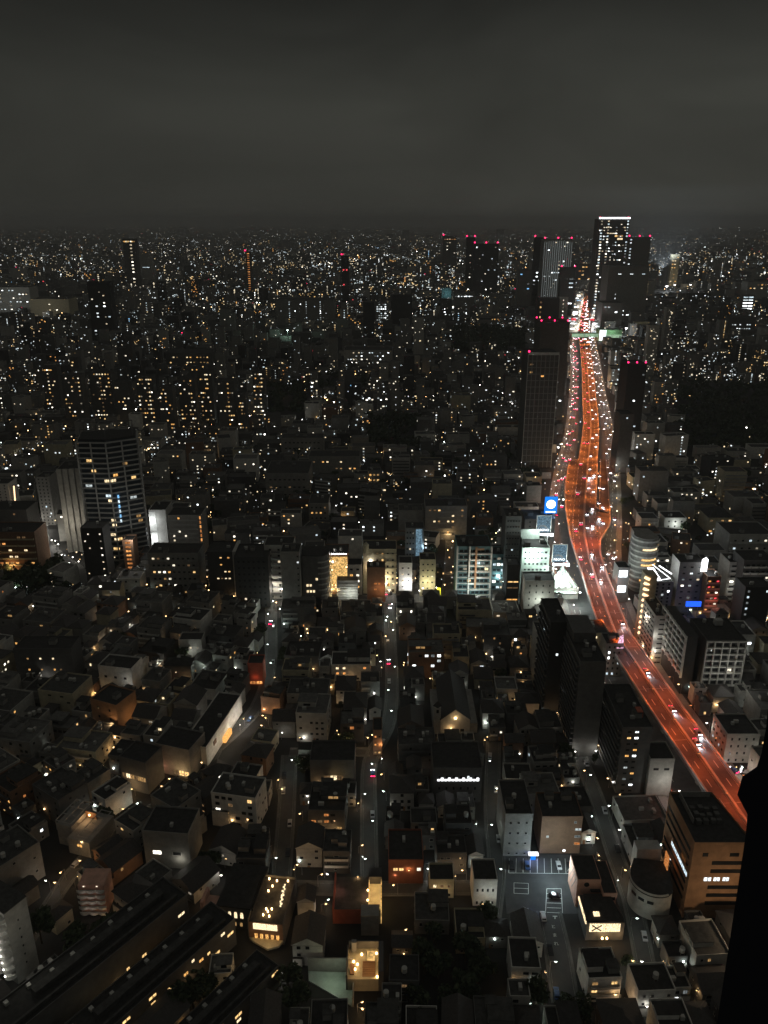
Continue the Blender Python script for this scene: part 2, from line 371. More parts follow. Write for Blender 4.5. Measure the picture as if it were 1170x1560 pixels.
exw = thing('expressway', 'elevated expressway curving towards the far towers under orange light', 'expressway', 0, 0)
m = MB(); strip(m, EX, EN, wl, wr, ZD-1.6, ZD); new('deck', m.mesh('deck', ['deck']), exw)
for f0, f1, nm in ((lambda i: wl(i), lambda i: wl(i)+.7, 'parapet'), (lambda i: wr(i)-.7, lambda i: wr(i), 'parapet'), (lambda i: -.5, lambda i: .5, 'median_barrier')):
    m = MB(); strip(m, EX, EN, f0, f1, ZD+.004, ZD+(1.05 if nm == 'parapet' else .85)); new(nm, m.mesh(nm, ['coping']), exw)
m = MB()
for o in (wl, wr):
    sg = 1 if o is wl else -1
    strip(m, EX, EN, lambda i: o(i)+sg*(1.1 if sg > 0 else 1.25), lambda i: o(i)+sg*(1.25 if sg > 0 else 1.1), ZD+.012)
for c in (-.95, .8): strip(m, EX, EN, c, c+.15, ZD+.012)
new('edge_line', m.mesh('edge_line', ['paint']), exw)
# right hand ramp, parted from the main deck by a dark gap
RP = [k for k in range(len(EX)) if 698 < EV[k] < 779]; RPa = [EX[k] for k in RP]; RNa = [EN[k] for k in RP]; rb = lambda i: interp(EV[RP[i]], [(779, 20.5), (745, 19.5), (698, 17.2)])
m = MB(); strip(m, RPa, RNa, 11.6, rb, ZD-1.6, ZD); new('ramp_deck', m.mesh('ramp_deck', ['deck']), exw)
m = MB(); strip(m, RPa, RNa, 11.6, 12.2, ZD+.004, ZD+1.05); strip(m, RPa, RNa, lambda i: rb(i)-.6, rb, ZD+.004, ZD+1.05); new('parapet', m.mesh('parapet', ['coping']), exw)
def at_s(s, off=0.0, P0=EX, N0=EN, S0=ES):
    lo, hi = 0, len(S0)-1
    s = max(0, min(S0[-1]-.01, s))
    while hi-lo > 1:
        k = (lo+hi)//2
        if S0[k] <= s: lo = k
        else: hi = k
    t = (s-S0[lo])/(S0[hi]-S0[lo]); a = P0[lo].lerp(P0[hi], t); n = N0[lo].lerp(N0[hi], t)
    q = a+n*off; return q.x, q.y, math.atan2(n.y, n.x), lo      # heading angle: rotation that turns local +X to the right-hand side
m = MB(); s = 4.0; nmk = 0
while s < ES[-1]-8:
    offs = [-4.3, 4.3]; i = at_s(s)[3]
    if -wl(i) > 12: offs += [-8.2, -11.5]
    if wr(i) > 12: offs += [8.2, 11.5]
    for o in offs:
        x0, y0, a0, _ = at_s(s, o); x1, y1, a1, _ = at_s(s+5, o)
        dx, dy = math.cos(a0)*.11, math.sin(a0)*.11
        dx *= 1.5; dy *= 1.5; mm = MB() if nmk < 92 else m
        mm.quad((x0-dx, y0-dy, ZD+.013), (x0+dx, y0+dy, ZD+.013), (x1+dx, y1+dy, ZD+.013), (x1-dx, y1-dy, ZD+.013))
        if nmk < 92: new('lane_marking', mm.mesh('lane_marking', ['paint']), exw)
        nmk += 1
    s += 12
new('lane_marking', m.mesh('lane_marking', ['paint']), exw, kind='stuff')
m = MB(); s = 30.0
while s < 1300:
    i = at_s(s)[3]; x0, y0, a, _ = at_s(s, wl(i)+.4); x1, y1, _, _ = at_s(s, wr(i)-.4); x2, y2, _, _ = at_s(s+.4, wr(i)-.4); x3, y3, _, _ = at_s(s+.4, wl(i)+.4)
    m.quad((x0, y0, ZD+.016), (x1, y1, ZD+.016), (x2, y2, ZD+.016), (x3, y3, ZD+.016)); s += 42
new('expansion_joint', m.mesh('expansion_joint', ['metal']), exw)
pier = MB(); pier.box(-1.3, 1.3, -1.1, 1.1, 0, ZD-3.0); pier.box(-7.5, 7.5, -1.2, 1.2, ZD-3.0, ZD-1.62); pm = pier.mesh('pier', ['concrete'])
s = 20.0
while s < 1200:
    x, y, a, _ = at_s(s); new('pier', pm, exw, (x, y, 0), a); s += 38
# rows of little reflector posts that part the merging lanes
m = MB(); s = 0
while s < ES[-1]:
    i = at_s(s)[3]; v = EV[i]
    if 702 < v < 850:
        for o in ([-8.6] if -wl(i) > 9.8 else [])+([8.8] if wr(i) > 10.5 else []):
            x, y, a, _ = at_s(s, o); m.box(x-.22, x+.22, y-.22, y+.22, ZD+.004, ZD+.9)
    s += 4.5
new('lane_post', m.mesh('lane_post', ['trim']), exw)
M('boulevard_asphalt', (.10, .10, .098), .75, .25, .2)
# ---- boulevard under and beside the expressway
BV = px_path(CP, ZD, 12); BN = normals(BV); BS = arclen(BV); BVv = [P(q.x, q.y, 0)[1] for q in BV]
BW = [(1320, 17), (900, 19), (800, 27), (720, 28), (660, 25), (600, 22), (450, 22)]
bw = lambda i: interp(BVv[i], BW)
m = MB(); strip(m, BV, BN, lambda i: -bw(i), lambda i: bw(i), .006); struct('boulevard', m, ['boulevard_asphalt'])
m = MB()
strip(m, BV, BN, lambda i: -bw(i)-4, lambda i: -bw(i), .0, .14); strip(m, BV, BN, lambda i: bw(i), lambda i: bw(i)+4, .0, .14); struct('pavement', m, ['pave'])
m = MB(); s = 0
while s < 1300:
    i = at_s(s, 0, BV, BN, BS)[3]
    for o in (-bw(i)+3.4, -bw(i)+6.8, bw(i)-3.4, bw(i)-6.8):
        x0, y0, a, _ = at_s(s, o, BV, BN, BS); x1, y1, _, _ = at_s(s+5, o, BV, BN, BS); dx, dy = math.cos(a)*.1, math.sin(a)*.1
        m.quad((x0-dx, y0-dy, .02), (x0+dx, y0+dy, .02), (x1+dx, y1+dy, .02), (x1-dx, y1-dy, .02))
    s += 10
struct('boulevard_markings', m, ['paint'])
for i in range(0, len(BV)-1):
    a, b = BV[i], BV[i+1]; t = (b-a); occ_add(obb((a.x+b.x)/2, (a.y+b.y)/2, 2*bw(i)+8, t.length+1, math.atan2(t.y, t.x)-pi/2))
# ---- side streets
STREETS = [
    ([(428, 1345), (436, 1240), (441, 1150)], 6), ([(330, 1140), (378, 1095), (399, 1060), (412, 1010), (413, 940), (411, 862)], 5.5),
    ([(563, 1347), (562, 1250), (564, 1160), (590, 1108), (597, 1050), (594, 960), (591, 880), (590, 838)], 5.5),
    ([(846, 1070), (862, 1110), (884, 1155), (908, 1215), (938, 1305), (962, 1370), (985, 1480)], 5.5),
    ([(30, 1450), (125, 1312), (215, 1242), (300, 1190), (330, 1140)], 4.5),
    ([(418, 917), (600, 912), (796, 912)], 10), ([(836, 1388), (848, 1440), (862, 1530)], 7.5),
    ([(752, 1130), (750, 1235), (757, 1320), (748, 1400)], 5.5), ([(683, 912), (688, 840), (686, 800)], 8),
    ([(428, 1352), (563, 1354), (752, 1352)], 5.5), ([(441, 1146), (564, 1146)], 5), ([(52, 800), (78, 838), (118, 868)], 9), ([(845, 770), (846, 860), (880, 925)], 9)]
SP = []
rm, km, lm = MB(), MB(), MB()
for pts, wd_ in STREETS:
    p = px_path(pts, 0, 8); n = normals(p); SP.append((p, n, arclen(p), wd_))
    strip(rm, p, n, -wd_/2, wd_/2, .008+.003*len(SP))
    for sg in (-1, 1):
        a, b = (wd_/2, wd_/2+.9) if sg > 0 else (-wd_/2-.9, -wd_/2)
        strip(km, p, n, a, b, 0, .12+.004*len(SP))
        c = sg*(wd_/2-.4); strip(lm, p, n, c-.05, c+.05, .052+.003*len(SP))
    for i in range(len(p)-1):
        t = p[i+1]-p[i]; occ_add(obb((p[i].x+p[i+1].x)/2, (p[i].y+p[i+1].y)/2, wd_+2, t.length+.5, math.atan2(t.y, t.x)-pi/2))
M('kerb', (.11, .11, .105), .85, .25, .4)
struct('streets', rm, ['road']); struct('kerbs', km, ['kerb']); struct('street_lines', lm, ['line_worn'])
# ---- haze
hz = MB(); hz.box(-20500, 20500, -400, 36500, -1.6, 340, 0)
mh = bpy.data.materials.new('haze'); mh.use_nodes = True; t = mh.node_tree; t.nodes.clear()
o_ = t.nodes.new('ShaderNodeOutputMaterial'); pv = t.nodes.new('ShaderNodeVolumePrincipled'); t.links.new(pv.outputs[0], o_.inputs['Volume'])
pv.inputs['Density'].default_value = .000095; pv.inputs['Color'].default_value = (.97, .98, .98, 1); pv.inputs['Anisotropy'].default_value = .1
MATS['haze'] = mh; new('haze', hz.mesh('haze', ['haze']), None, kind='stuff', label='thin night haze over the city')
# ================================================================== LANDMARK BUILDINGS
def L(name, label, cat, uL, uR, vt, vb, dep, **k):
    b = FB(uL, uR, vt, vb, dep); return bld(name, label, cat, b['x'], b['y'], b['w'], b['d'], b['h'], **k)
def sub(root, name, fn, mats, **k):
    m = MB(); fn(m); return new(name, m.mesh(name, mats), root, **k)
# ---------- foreground right
b = FB(1058, 1168, 1286, 1398, 30)
o = thing('office_building', 'orange brick office block with dark window bands beside the black column', 'office building', b['x'], b['y'])
hb = b['h']; pl_ = [G(1058, 1286, hb), G(1150, 1287, hb), G(1141, 1277, hb), G(1084, 1209, hb), G(1006, 1209, hb)]; pl_ = [(q[0]-b['x'], q[1]-b['y']) for q in pl_]; pl_ = [(-b['w']/2, -15), (pl_[1][0], -15), pl_[2], pl_[3], (-b['w']/2, pl_[4][1])]
sub(o, 'wall', lambda m: m.prism(pl_, 0, hb, top=False), ['wall_orange']); sub(o, 'roof', lambda m: m.prism([(q[0]*.985, q[1]*.985) for q in pl_], hb-.3, hb), ['roof_dark'])
sub(o, 'parapet', lambda m: [m.bar((*p0, hb+.3), (*p1, hb+.3), .3, .9) for p0, p1 in zip(pl_, pl_[1:]+pl_[:1])], ['wall_orange'])
occ_add(obb(b['x'], b['y'], b['w']+1, b['d']+1, 0))
w, d, h = b['w'], b['d'], b['h']; fh = h/9
for i in range(7):
    z = h-4.6-i*fh*.98
    if i == 3:
        for j in range(3): new('window', unit('lit_white'), o, (-w/2+6.6+j*3.2, -d/2-.05, z), 0, (2.5 if j == 0 else 2.1, .12, 1.5))
        for j in range(6): new('window', unit('lit_cool'), o, (-w/2-.05, -d/2+3+j*2.7, z), pi/2, (2.2, .12, 1.5))
    elif i: new('window', unit('glass_dark'), o, (2.4, -d/2-.05, z), 0, (w*.62, .12, 1.6))
    else:
        new('window', unit('glass_dark'), o, (-w/2+4.4, -d/2-.05, z), 0, (1.9, .12, 1.5)); new('window', unit('glass_dark'), o, (2.0, -d/2-.05, z), 0, (3.2, .12, 1.5))
    if i != 3: new('window', unit('glass_dark'), o, (-w/2-.05, -1.5, z), pi/2, (d*.75, .12, 1.4))
for k in range(12): new('rooftop_unit', unit('roof_light'), o, (-w*.3+(k % 4)*2.6+R.uniform(-.5, .5), -5+(k//4)*3.2+R.uniform(-.5, .5), h+.9), R.uniform(-.1, .1), (1.7, R.uniform(1.2, 2.2), 1.7))
sub(o, 'screen_wall', lambda m: (m.box(-w/2+3, 2, 9, 9.3, h, h+2.2), m.box(-w/2+3, -w/2+3.3, -5, 8.99, h, h+2.2)), ['wall_mid'])
light(o, (2, -34, 16), 4200, (1, .72, .45), 1)  # added warm fill before the facade, no lamp stands there
x, y = G(992, 1392)
def curve(r0, n=18, a0=pi*.86, a1=pi*1.62): return [(r0*math.cos(a0+(a1-a0)*k/n), r0*math.sin(a0+(a1-a0)*k/n)) for k in range(n+1)]
o = thing('curved_building', 'low rounded building with black roof and pale curved front wall', 'building', x+1, y+5)
sub(o, 'wall', lambda m: m.prism(curve(8)+[(5, -6), (8, 8), (-4, 10)], 0, 10.5, top=False), ['wall_light'])
sub(o, 'roof', lambda m: m.prism(curve(8.25)+[(5.2, -6), (8.2, 8.2), (-4, 10.2)], 10.5, 11.1, bottom=True), ['roof_dark'])
sub(o, 'parapet', lambda m: [m.bar((*a, 11.4), (*c, 11.4), .3, .7) for a, c in zip(curve(8.1), curve(8.1)[1:])], ['wall_light'])
for q in range(3): new('window', unit('glass_dark'), o, (8.05*math.cos(pi*(1.12+q*.13)), 8.05*math.sin(pi*(1.12+q*.13)), 7.6), pi*(.62+q*.13), (2.2, .15, 1.2))
sub(o, 'rear_block', lambda m: m.box(-3, 6, 10.3, 15, 0, 15), ['wall_light'])
sub(o, 'sign_strip', lambda m: m.box(6.3, 6.6, 4, 7.5, 9.5, 17), ['lit_orange_dim']); occ_add(obb(x+1, y+7, 18, 22, 0))
x, y = G(905, 1395)
o = thing('corner_house', 'pale pink stepped building with a round window beside the parking lot', 'building', x, y+5)
sub(o, 'wall', lambda m: (m.box(-6, 2.5, -1, 11, 0, 12.5), m.box(2.51, 7.6, -4.5, 11, 0, 9.8)), ['wall_pink'])
sub(o, 'roof', lambda m: (m.box(-5.7, 2.2, -.7, 10.7, 12.51, 12.7), m.box(2.8, 7.3, -4.2, 10.7, 9.81, 10.0)), ['roof_dark'])
sub(o, 'round_window', lambda m: m.cyl(0, 0, 0, .2, .95, 18), ['glass_dark'], loc=(-2.6, -1.0, 10.4)).rotation_euler = (pi/2, 0, 0)
new('window', unit('glass_dark'), o, (6, -4.55, 7.4), 0, (1.8, .12, 1.4)); new('window', unit('glass_dark'), o, (6, -4.55, 4.4), 0, (2.2, .12, 1.6))
sub(o, 'awning', lambda m: m.box(-1.2, 2.3, -2.2, -1.01, 8.0, 8.4), ['roof_dark'])
sub(o, 'stair_rail', lambda m: [m.bar((-8+k*.05, -1+k*2.4, 9.5), (-6.6, -1+k*2.4, 13), .14, .14) for k in range(4)], ['rail']); occ_add(obb(x, y+6, 18, 20, 0))
light(o, (0, -9, 8), 210, (1, .75, .6), .4)
# parking lot
pk = [G(764, 1302), G(886, 1302), G(925, 1392), G(772, 1392)]
m = MB(); m.quad(*[(*q, .035) for q in (pk[3], pk[2], pk[1], pk[0])]); struct('parking_lot', m, ['asphalt'])
m = MB()
def pl(a, b, wd_=.2): m.bar((*G(*a), .05), (*G(*b), .05), wd_, .01)
for k in range(10): pl((776+k*10.6, 1308), (775+k*10.9, 1330))
pl((775, 1330), (873, 1331))
for k in range(6): pl((833, 1354+k*7.2), (855, 1354+k*7.4))
pl((833, 1354), (831, 1391)); pl((855, 1354), (857, 1391))
for k in range(3): pl((783, 1345+k*8), (805, 1346+k*8))
pl((783, 1345), (783, 1361)); pl((805, 1346), (805, 1362))
for k in range(6): pl((886, 1350+k*9), (912, 1350+k*9))
pl((842, 1396), (849, 1396), .35); pl((845.5, 1396), (845.5, 1400), .35)
struct('parking_lines', m, ['paint']); xs = [q[0] for q in pk]; ys = [q[1] for q in pk]
occ_add(obb((min(xs)+max(xs))/2, (min(ys)+max(ys))/2, max(xs)-min(xs), max(ys)-min(ys)+4, 0))
for k, ch in enumerate('とまれ'):
    me = text_mesh(ch, 1.7, 'paint', .005); x, y = G(843+k*2.2, 1412+k*13); new('road_lettering', me, None, (x, y, .06), 0, kind='structure')
x, y = G(812, 1309)
o = thing('pay_kiosk', 'parking pay kiosk glowing blue under a flat canopy', 'kiosk', x, y)
sub(o, 'cabinet', lambda m: m.box(-.9, .9, -.4, .4, 0, 1.9), ['screen_blue']); sub(o, 'canopy', lambda m: m.box(-1.9, 1.9, -.9, .9, 2.5, 2.8), ['glow_white'])  # light on the canopy is put into its emissive colour
sub(o, 'post', lambda m: [m.box(a-.06, a+.06, -.06, .06, 0, 2.5) for a in (-1.7, 1.7)], ['metal']); light(o, (0, -1.2, 2.2), 330, (.25, .35, 1), .3); light(o, (6, -11, 9), 5200, (.74, .95, 1), .5); light(o, (16, -12, 9), 2600, (.8, 1, 1), .5)  # last two lights are unseen fills added to brighten the lot
for (u, v, hh) in ((803, 1390, 1.6), (914, 1388, 1.6)):
    x, y = G(u, v); o = thing('ticket_machine', 'slim blue lit ticket machine at the '+('left' if u < 850 else 'right')+' edge of the parking lot', 'ticket machine', x, y)
    sub(o, 'cabinet', lambda m: m.box(-.5, .5, -.4, .4, 0, hh), ['metal']); sub(o, 'screen', lambda m: m.box(-.4, .4, -.46, -.41, .5, hh-.1), ['screen_blue']); light(o, (1.5, .4, 1.8), 90, (.25, .35, 1), .2)
L('apartment_building', 'brown low block with lit stair landings behind the parking lot', 'apartment building', 826, 888, 1246, 1300, 14, wall='wall_brown', fl=5, wins=[W(n=4, p=.08, pal='C', ww=.9, wh=.9, dark=0), W(n=1, p=1, pal='C', ww=4.2, wh=1.0, span=(.84, .99), rows=(2, 3)), W(n=1, p=1, pal='O', ww=3.4, wh=1.1, span=(.84, .99), rows=(1,))], units=3)
L('house', 'grey narrow house left of the parking lot', 'house', 770, 812, 1242, 1304, 20, wall='wall_mid', fl=4, wins=[W(n=3, p=.0, ww=.9, wh=.8)], units=2)
x, y = G(921, 1436)
o = thing('restaurant', 'black roofed restaurant with an X mark on its brightly lit upper wall', 'restaurant', x, y+4)
sub(o, 'wall', lambda m: m.box(-6.5, 6.5, -3, 9, 0, 8, top=False), ['wall_dark']); sub(o, 'roof', lambda m: m.prism([(-6.8, -2.2), (6.2, -3.2), (4.5, 9), (-5, 9.2)], 8, 8.4, bottom=True), ['roof_dark'])
sub(o, 'sign_panel', lambda m: m.box(-5.5, 5, -3.35, -3.05, 4.2, 7.6), ['lit_cream']); sub(o, 'sign_mark', lambda m: (m.bar((-4.8, -3.42, 4.6), (-1.4, -3.42, 7.2), .05, .5), m.bar((-4.8, -3.40, 7.2), (-1.4, -3.40, 4.6), .05, .5)), ['wall_black'])  # lit upper wall: its light is put into this emissive panel
sub(o, 'skylight', lambda m: m.box(-3.6, -1.6, -.8, .8, 8.4, 9.0), ['lit_cream']); sub(o, 'side_strip', lambda m: m.box(-6.9, -6.55, -2.5, 8.5, 6.8, 7.9), ['lit_cream'])
sub(o, 'entrance_lamp', lambda m: [m.cyl(a, -4.6, 2.4, 2.9, .35, 8) for a in (-1.2, .4)], ['bulb_warm']); light(o, (-.4, -6, 4), 520, (1, .62, .3), .4); light(o, (5, -5, 3), 160, (1, .62, .3), .3); occ_add(obb(x, y+3, 16, 20, 0))
# ---------- foreground centre and left
x, y = G(553, 1512)
o = thing('courtyard_house', 'open roofed house with brightly lit wooden terrace and stairs', 'house', x, y+5)
sub(o, 'terrace', lambda m: m.box(-5, 5, -4.5, 7, 0, 5.2), ['wall_beige']); sub(o, 'parapet', lambda m: (m.box(5, 6.6, -4.5, 7, 0, 8.6), m.box(-5.5, -5, -4.5, 7, 0, 7), m.box(-5, 5, 7, 7.5, 0, 8.4)), ['wall_dark'])
sub(o, 'stairs', lambda m: [m.box(-.2, 4, -3.6+k*.55, -3.1+k*.55, 5.2, 5.3+k*.14) for k in range(9)], ['wood'])
sub(o, 'planter', lambda m: m.box(1.2, 3.8, 2.2, 5.2, 5.2, 6.2), ['gold']); sub(o, 'bench', lambda m: m.box(-4.3, -2.9, -3, 1, 5.2, 5.7), ['wood'])  # lamplight on the planter is put into its emissive colour
sub(o, 'column', lambda m: m.box(-4, -2.4, 5.5, 6.9, 5.2, 9.5), ['wall_mid'])
sub(o, 'terrace_lamp', lambda m: [m.cyl(a, b, 5.2, 5.75, .3, 8) for a, b in ((-3.2, 1.8), (-1.9, .8), (-2.6, -1), (-.6, 4.6), (4.3, 5), (4.6, -3.8))], ['bulb_warm'])
for a, b, p in ((-2.6, 1.2, 260), (2.6, 4, 240), (3.6, -3, 210), (-2, -3.4, 130)): light(o, (a, b, 8.2), p, (1, .60, .25), .4)
occ_add(obb(x, y+6, 15, 16, 0))
x, y = G(502, 1508); o = thing('walled_court', 'pale green walled court with curved edge left of the bright terrace', 'courtyard', x, y)
sub(o, 'floor', lambda m: m.prism([(-7, 3), (7.5, -6), (7.5, 6), (-7.5, 6.5)], 0, .5), ['wall_green']); sub(o, 'wall', lambda m: (m.box(-7.5, 7.5, 6.6, 7, 0, 6), m.box(7.6, 8, -6, 6.6, 0, 4)), ['wall_mid']); light(o, (1, 1, 6), 330, (.85, 1, .72), .5); occ_add(obb(x, y, 18, 16, 0))
x, y = G(548, 1418)
o = thing('terrace_building', 'red walled building with a long glowing amber roof corridor', 'building', x, y+6)
sub(o, 'wall', lambda m: (m.box(-9, 3, -3, 12, 0, 6.5), m.box(-9.6, -9.1, -3, 12, 0, 8.6)), ['brick_red']); sub(o, 'roof', lambda m: m.box(-9, 2.9, -2.9, 11.9, 6.51, 6.6), ['roof_mid'])
sub(o, 'corridor_floor', lambda m: m.box(3.05, 7.4, -3, 9, 0, 6.2), ['wall_beige']); sub(o, 'corridor_wall', lambda m: (m.box(7.41, 7.7, -3, 9, 0, 8.2), m.box(3.02, 3.3, -3, 9, 6.2, 8)), ['gold'])  # corridor walls carry their lamplight as emissive colour
sub(o, 'stair_house', lambda m: m.box(3.05, 7.7, 9.05, 13.5, 0, 9.4), ['wall_black']); sub(o, 'tower_box', lambda m: m.box(.5, 6.8, -8, -3.05, 0, 9), ['wall_mid'])
sub(o, 'wall_lamp', lambda m: [m.cyl(2.7, b, 7, 7.5, .28, 8) for b in (.5, 5)], ['bulb_warm']); light(o, (5, 2, 9.2), 420, (1, .62, .25), .4); light(o, (5.2, 6.8, 9), 300, (1, .62, .25), .4); light(o, (2.2, 2.6, 8.4), 160, (1, .5, .3), .3); light(o, (-8, 5, 8.4), 120, (1, .4, .28), .3); occ_add(obb(x, y+6, 22, 26, 0))
x, y = G(408, 1452)
o = thing('roof_terrace_restaurant', 'brick restaurant with fairy lit roof terrace and arched lower windows', 'restaurant', x, y+8, -.12)
sub(o, 'wall', lambda m: m.box(-6.5, 5.5, -4, 16, 0, 9, top=False), ['wall_brown']); sub(o, 'roof', lambda m: m.box(-6.3, 5.3, -3.8, 15.8, 8.6, 9), ['roof_mid'])
sub(o, 'parapet', lambda m: (m.box(-6.8, -6.5, -4, 16, 0, 10), m.box(5.51, 5.8, -4, 16, 0, 10), m.box(-6.5, 5.5, 16, 16.3, 0, 10)), ['wall_dark'])
sub(o, 'sign_band', lambda m: m.box(-4.8, 3.6, -4.35, -4.05, 6.2, 8.6), ['lit_cream'])
for k in range(5): sub(o, 'arched_window', lambda m: (m.box(-.5, .5, -.06, .06, 0, 1.5), m.cyl(0, 0, -.06, .06, .5, 12)), ['lit_amber'], loc=(-4+k*1.9, -4.05, 2.4))
sub(o, 'balcony', lambda m: m.prism([(-6.5, -4.05), (5.5, -4.05), (4.5, -6.4), (1, -8), (-5, -5.4)], 1.2, 2.0, bottom=True), ['wall_beige'])
sub(o, 'table_lamp', lambda m: [m.cyl(a, b, 9.0, 9.7, .26, 8) for a, b in ((-4, 15), (-1, 14.4), (3, 14.8), (-2, 11.8), (-2.9, 9.5), (-2, -1), (.2, -1.3), (-.8, .6), (-1.6, 1.6), (.3, 1.8))], ['bulb_warm'])
sub(o, 'light_garland', lambda m: [m.cbox(3.0+.5*math.sin(k*1.7)*.6-k*.05, 3.4+k*.62, 9.4+.4*math.sin(k*2.1), .5, .5, .4) for k in range(16)], ['lit_cream'])
for a, b, p in ((2.6, 5, 150), (2.6, 11, 190), (-1, 0, 170), (-2, 13, 110)): light(o, (a, b, 11), p, (1, .56, .22), .4)
light(o, (0, -9, 6), 260, (1, .62, .28), .5); occ_add(obb(x, y+8, 16, 26, 0))
x, y = G(356, 1432)
o = thing('arched_hall', 'dark hall with four tall glowing arched windows and a pink corner', 'building', x, y+9, -.14)
sub(o, 'wall', lambda m: m.box(-5.5, 7, -4, 15, 0, 9.5, top=False), ['wall_dark']); sub(o, 'roof', lambda m: m.box(-6, 7.4, -4.4, 15.4, 9.5, 10), ['roof_dark']); sub(o, 'pink_corner', lambda m: (m.box(-11, -5.55, -3, 2, 0, 7.5), m.box(-12, -11.02, -4, 3, 0, 10)), ['wall_pink'])
for k in range(4): sub(o, 'arched_window', lambda m: (m.box(-.5, .5, -.06, .06, 0, 2), m.cbox(0, 0, 2.3, .7, .12, .6)), ['lit_cream'], loc=(-3.6+k*2.2, -4.05, 4.8))
for k in range(2): new('window', unit('lit_warm_dim'), o, (.4+k*2.2, -4.06, 2), 0, (.8, .12, 1.6))
sub(o, 'wall_lamp', lambda m: m.cyl(-5.3, -4.3, 5, 5.6, .35, 8), ['bulb_warm']); light(o, (-6.5, -5.5, 6), 260, (1, .5, .3), .3); occ_add(obb(x-2, y+8, 22, 24, 0))
# long slab buildings at the lower left, turned away from the street grid
RZ = -math.radians(37)
def slab(u, v, w, d, h, lab, lights):
    x, y = G(u, v)
    o = bld('slab_building', lab, 'apartment building', x, y, w, d, h, RZ, wall='wall_dark', roofm='roof_dark', fl=4, units=0, sight=False, wins=[W('F', 3, .12, 'W', 1.2, 1.1)])
    sub(o, 'roof_ridge', lambda m: (m.box(-w*.16, w*.06, -d*.30, d*.42, h+.02, h+2.2), m.box(w*.3, w*.36, -d*.48, d*.46, h+.02, h+1.6)), ['roof_mid'])
    for k in range(8): new('rooftop_unit', unit('tank'), o, (-w*.3+R.uniform(-.6, .6), -d*.4+k*d*.11, h+.56), 0, (1.4, 1.2, 1.1))
    for f in (-1, 1):
        for k in range(int(d/3.2)):
            for zz in (h*.35, h*.62, h*.86):
                if R.random() < lights: new('window', unit(R.choice(['lit_warm', 'lit_amber', 'lit_cream'])), o, (f*(w/2+.05), -d/2+2+k*3.2, zz), pi/2, (R.choice((1.0, 1.6, 2.6)), .12, .9))
    return o
slab(150, 1502, 13, 66, 15, 'long dark slab block with grey roof ridge, left of its lit neighbour', .10)
slab(232, 1524, 12, 62, 11, 'long dark slab block with a row of amber gallery lights', .34)
slab(318, 1580, 10, 52, 8, 'low dark slab wing nearest the black garden trees', .16)
# white apartment tower with scalloped balconies, bottom left
x, y = G(6, 1393, 30)
o = thing('apartment_tower', 'white tower with a column of round balconies and a blank grey side', 'apartment building', x, y, -.52)
hh = 30; sub(o, 'wall', lambda m: m.box(-14, 0, 0, 8, 0, hh, top=False), ['wall_light']); sub(o, 'roof', lambda m: m.box(-14.1, .1, -.1, 8.1, hh, hh+.5), ['roof_mid'])
for k in range(10):
    z = hh-3.4-k*2.9
    if z > 1: sub(o, 'balcony', lambda m: (m.cyl(-2.3, -.4, 0, 1.3, 2.2, 20), m.cyl(-7, -.4, 0, 1.3, 2.2, 20)), ['wall_white'], loc=(0, 0, z))
    if z > 1: new('balcony_lamp', unit('bulb_white'), o, (-2.2, -2.65, z+1.7), 0, (.3, .2, .3))
for k in range(6): new('window', unit('glass_dark'), o, (.05, 4, hh-6-k*3.6), pi/2, (.45, .12, .7))
light(o, (-5, -8, hh-4), 700, (1, .95, .85), .5); light(o, (-5, -9, hh-18), 800, (1, .95, .85), .5); light(o, (12, -2, hh-6), 420, (1, .95, .8), .6); light(o, (-5, -9, 5), 600, (1, .55, .2), .5); occ_add(obb(x-4, y+4, 18, 16, -.52))
x, y = G(142, 1400)
o = thing('wavy_apartments', 'small pinkish block with wavy white balconies among dark trees', 'apartment building', x, y+5)
sub(o, 'wall', lambda m: m.box(-4.6, 4.6, -3, 5, 0, 13.4), ['wall_pink'])
for k in range(5):
    pts = [(-4.8+j*.6, -3.9-.75*abs(math.sin(j*.6*.95))) for j in range(17)]
    sub(o, 'balcony', lambda m: ([m.bar((*a, .5), (*c, .5), .2, 1.0) for a, c in zip(pts, pts[1:])], m.box(-4.7, 4.7, -4, -3.01, -.05, .1)), ['rail_white'], loc=(0, 0, 1.2+k*2.5))
    for a in (-2.5, 2.2): new('balcony_lamp', unit('lit_neutral'), o, (a, -3.1, 3.0+k*2.5), 0, (.5, .14, .35))
    light(o, (0, -6.6, 2.4+k*2.5), 22, (1, .75, .65), .2)
occ_add(obb(x, y+2, 12, 14, 0))
x, y = G(108, 1312)
o = thing('pergola_house', 'grey house with white roof pergola frames round a warm lit terrace', 'house', x, y+8, -.3)
sub(o, 'wall', lambda m: (m.box(-8, -1, -1, 12, 0, 10), m.box(-.99, 9, -4, 12, 0, 7.4)), ['wall_mid'])
sub(o, 'pergola', lambda m: ([m.bar((-8, -1+k*4.3, 11.6), (-1, -1+k*4.3, 11.6), .3, .3) for k in range(4)], [m.bar((a, -1, 11.61), (a, 12, 11.61), .3, .3) for a in (-8, -4.5, -1)], [m.bar((4+k*1.5, -3.8, 9.6), (4+k*1.5, 11.8, 9.6), .25, .25) for k in (0, 3)], [m.bar((4, -3.8+k*3.8, 9.62), (8.5, -3.8+k*3.8, 9.62), .25, .25) for k in range(5)], [m.bar((a, b, 7), (a, b, 11.6), .25, .25) for a in (-8, -1) for b in (-1, 12)]), ['rail'])
sub(o, 'terrace_wall', lambda m: m.box(-1, 4, 8, 8.3, 7.4, 10.6), ['wall_orange']); sub(o, 'wall_lamp', lambda m: m.cyl(1, 7.6, 9, 9.5, .3, 8), ['bulb_warm']); light(o, (1, 5, 10), 300, (1, .58, .28), .3)
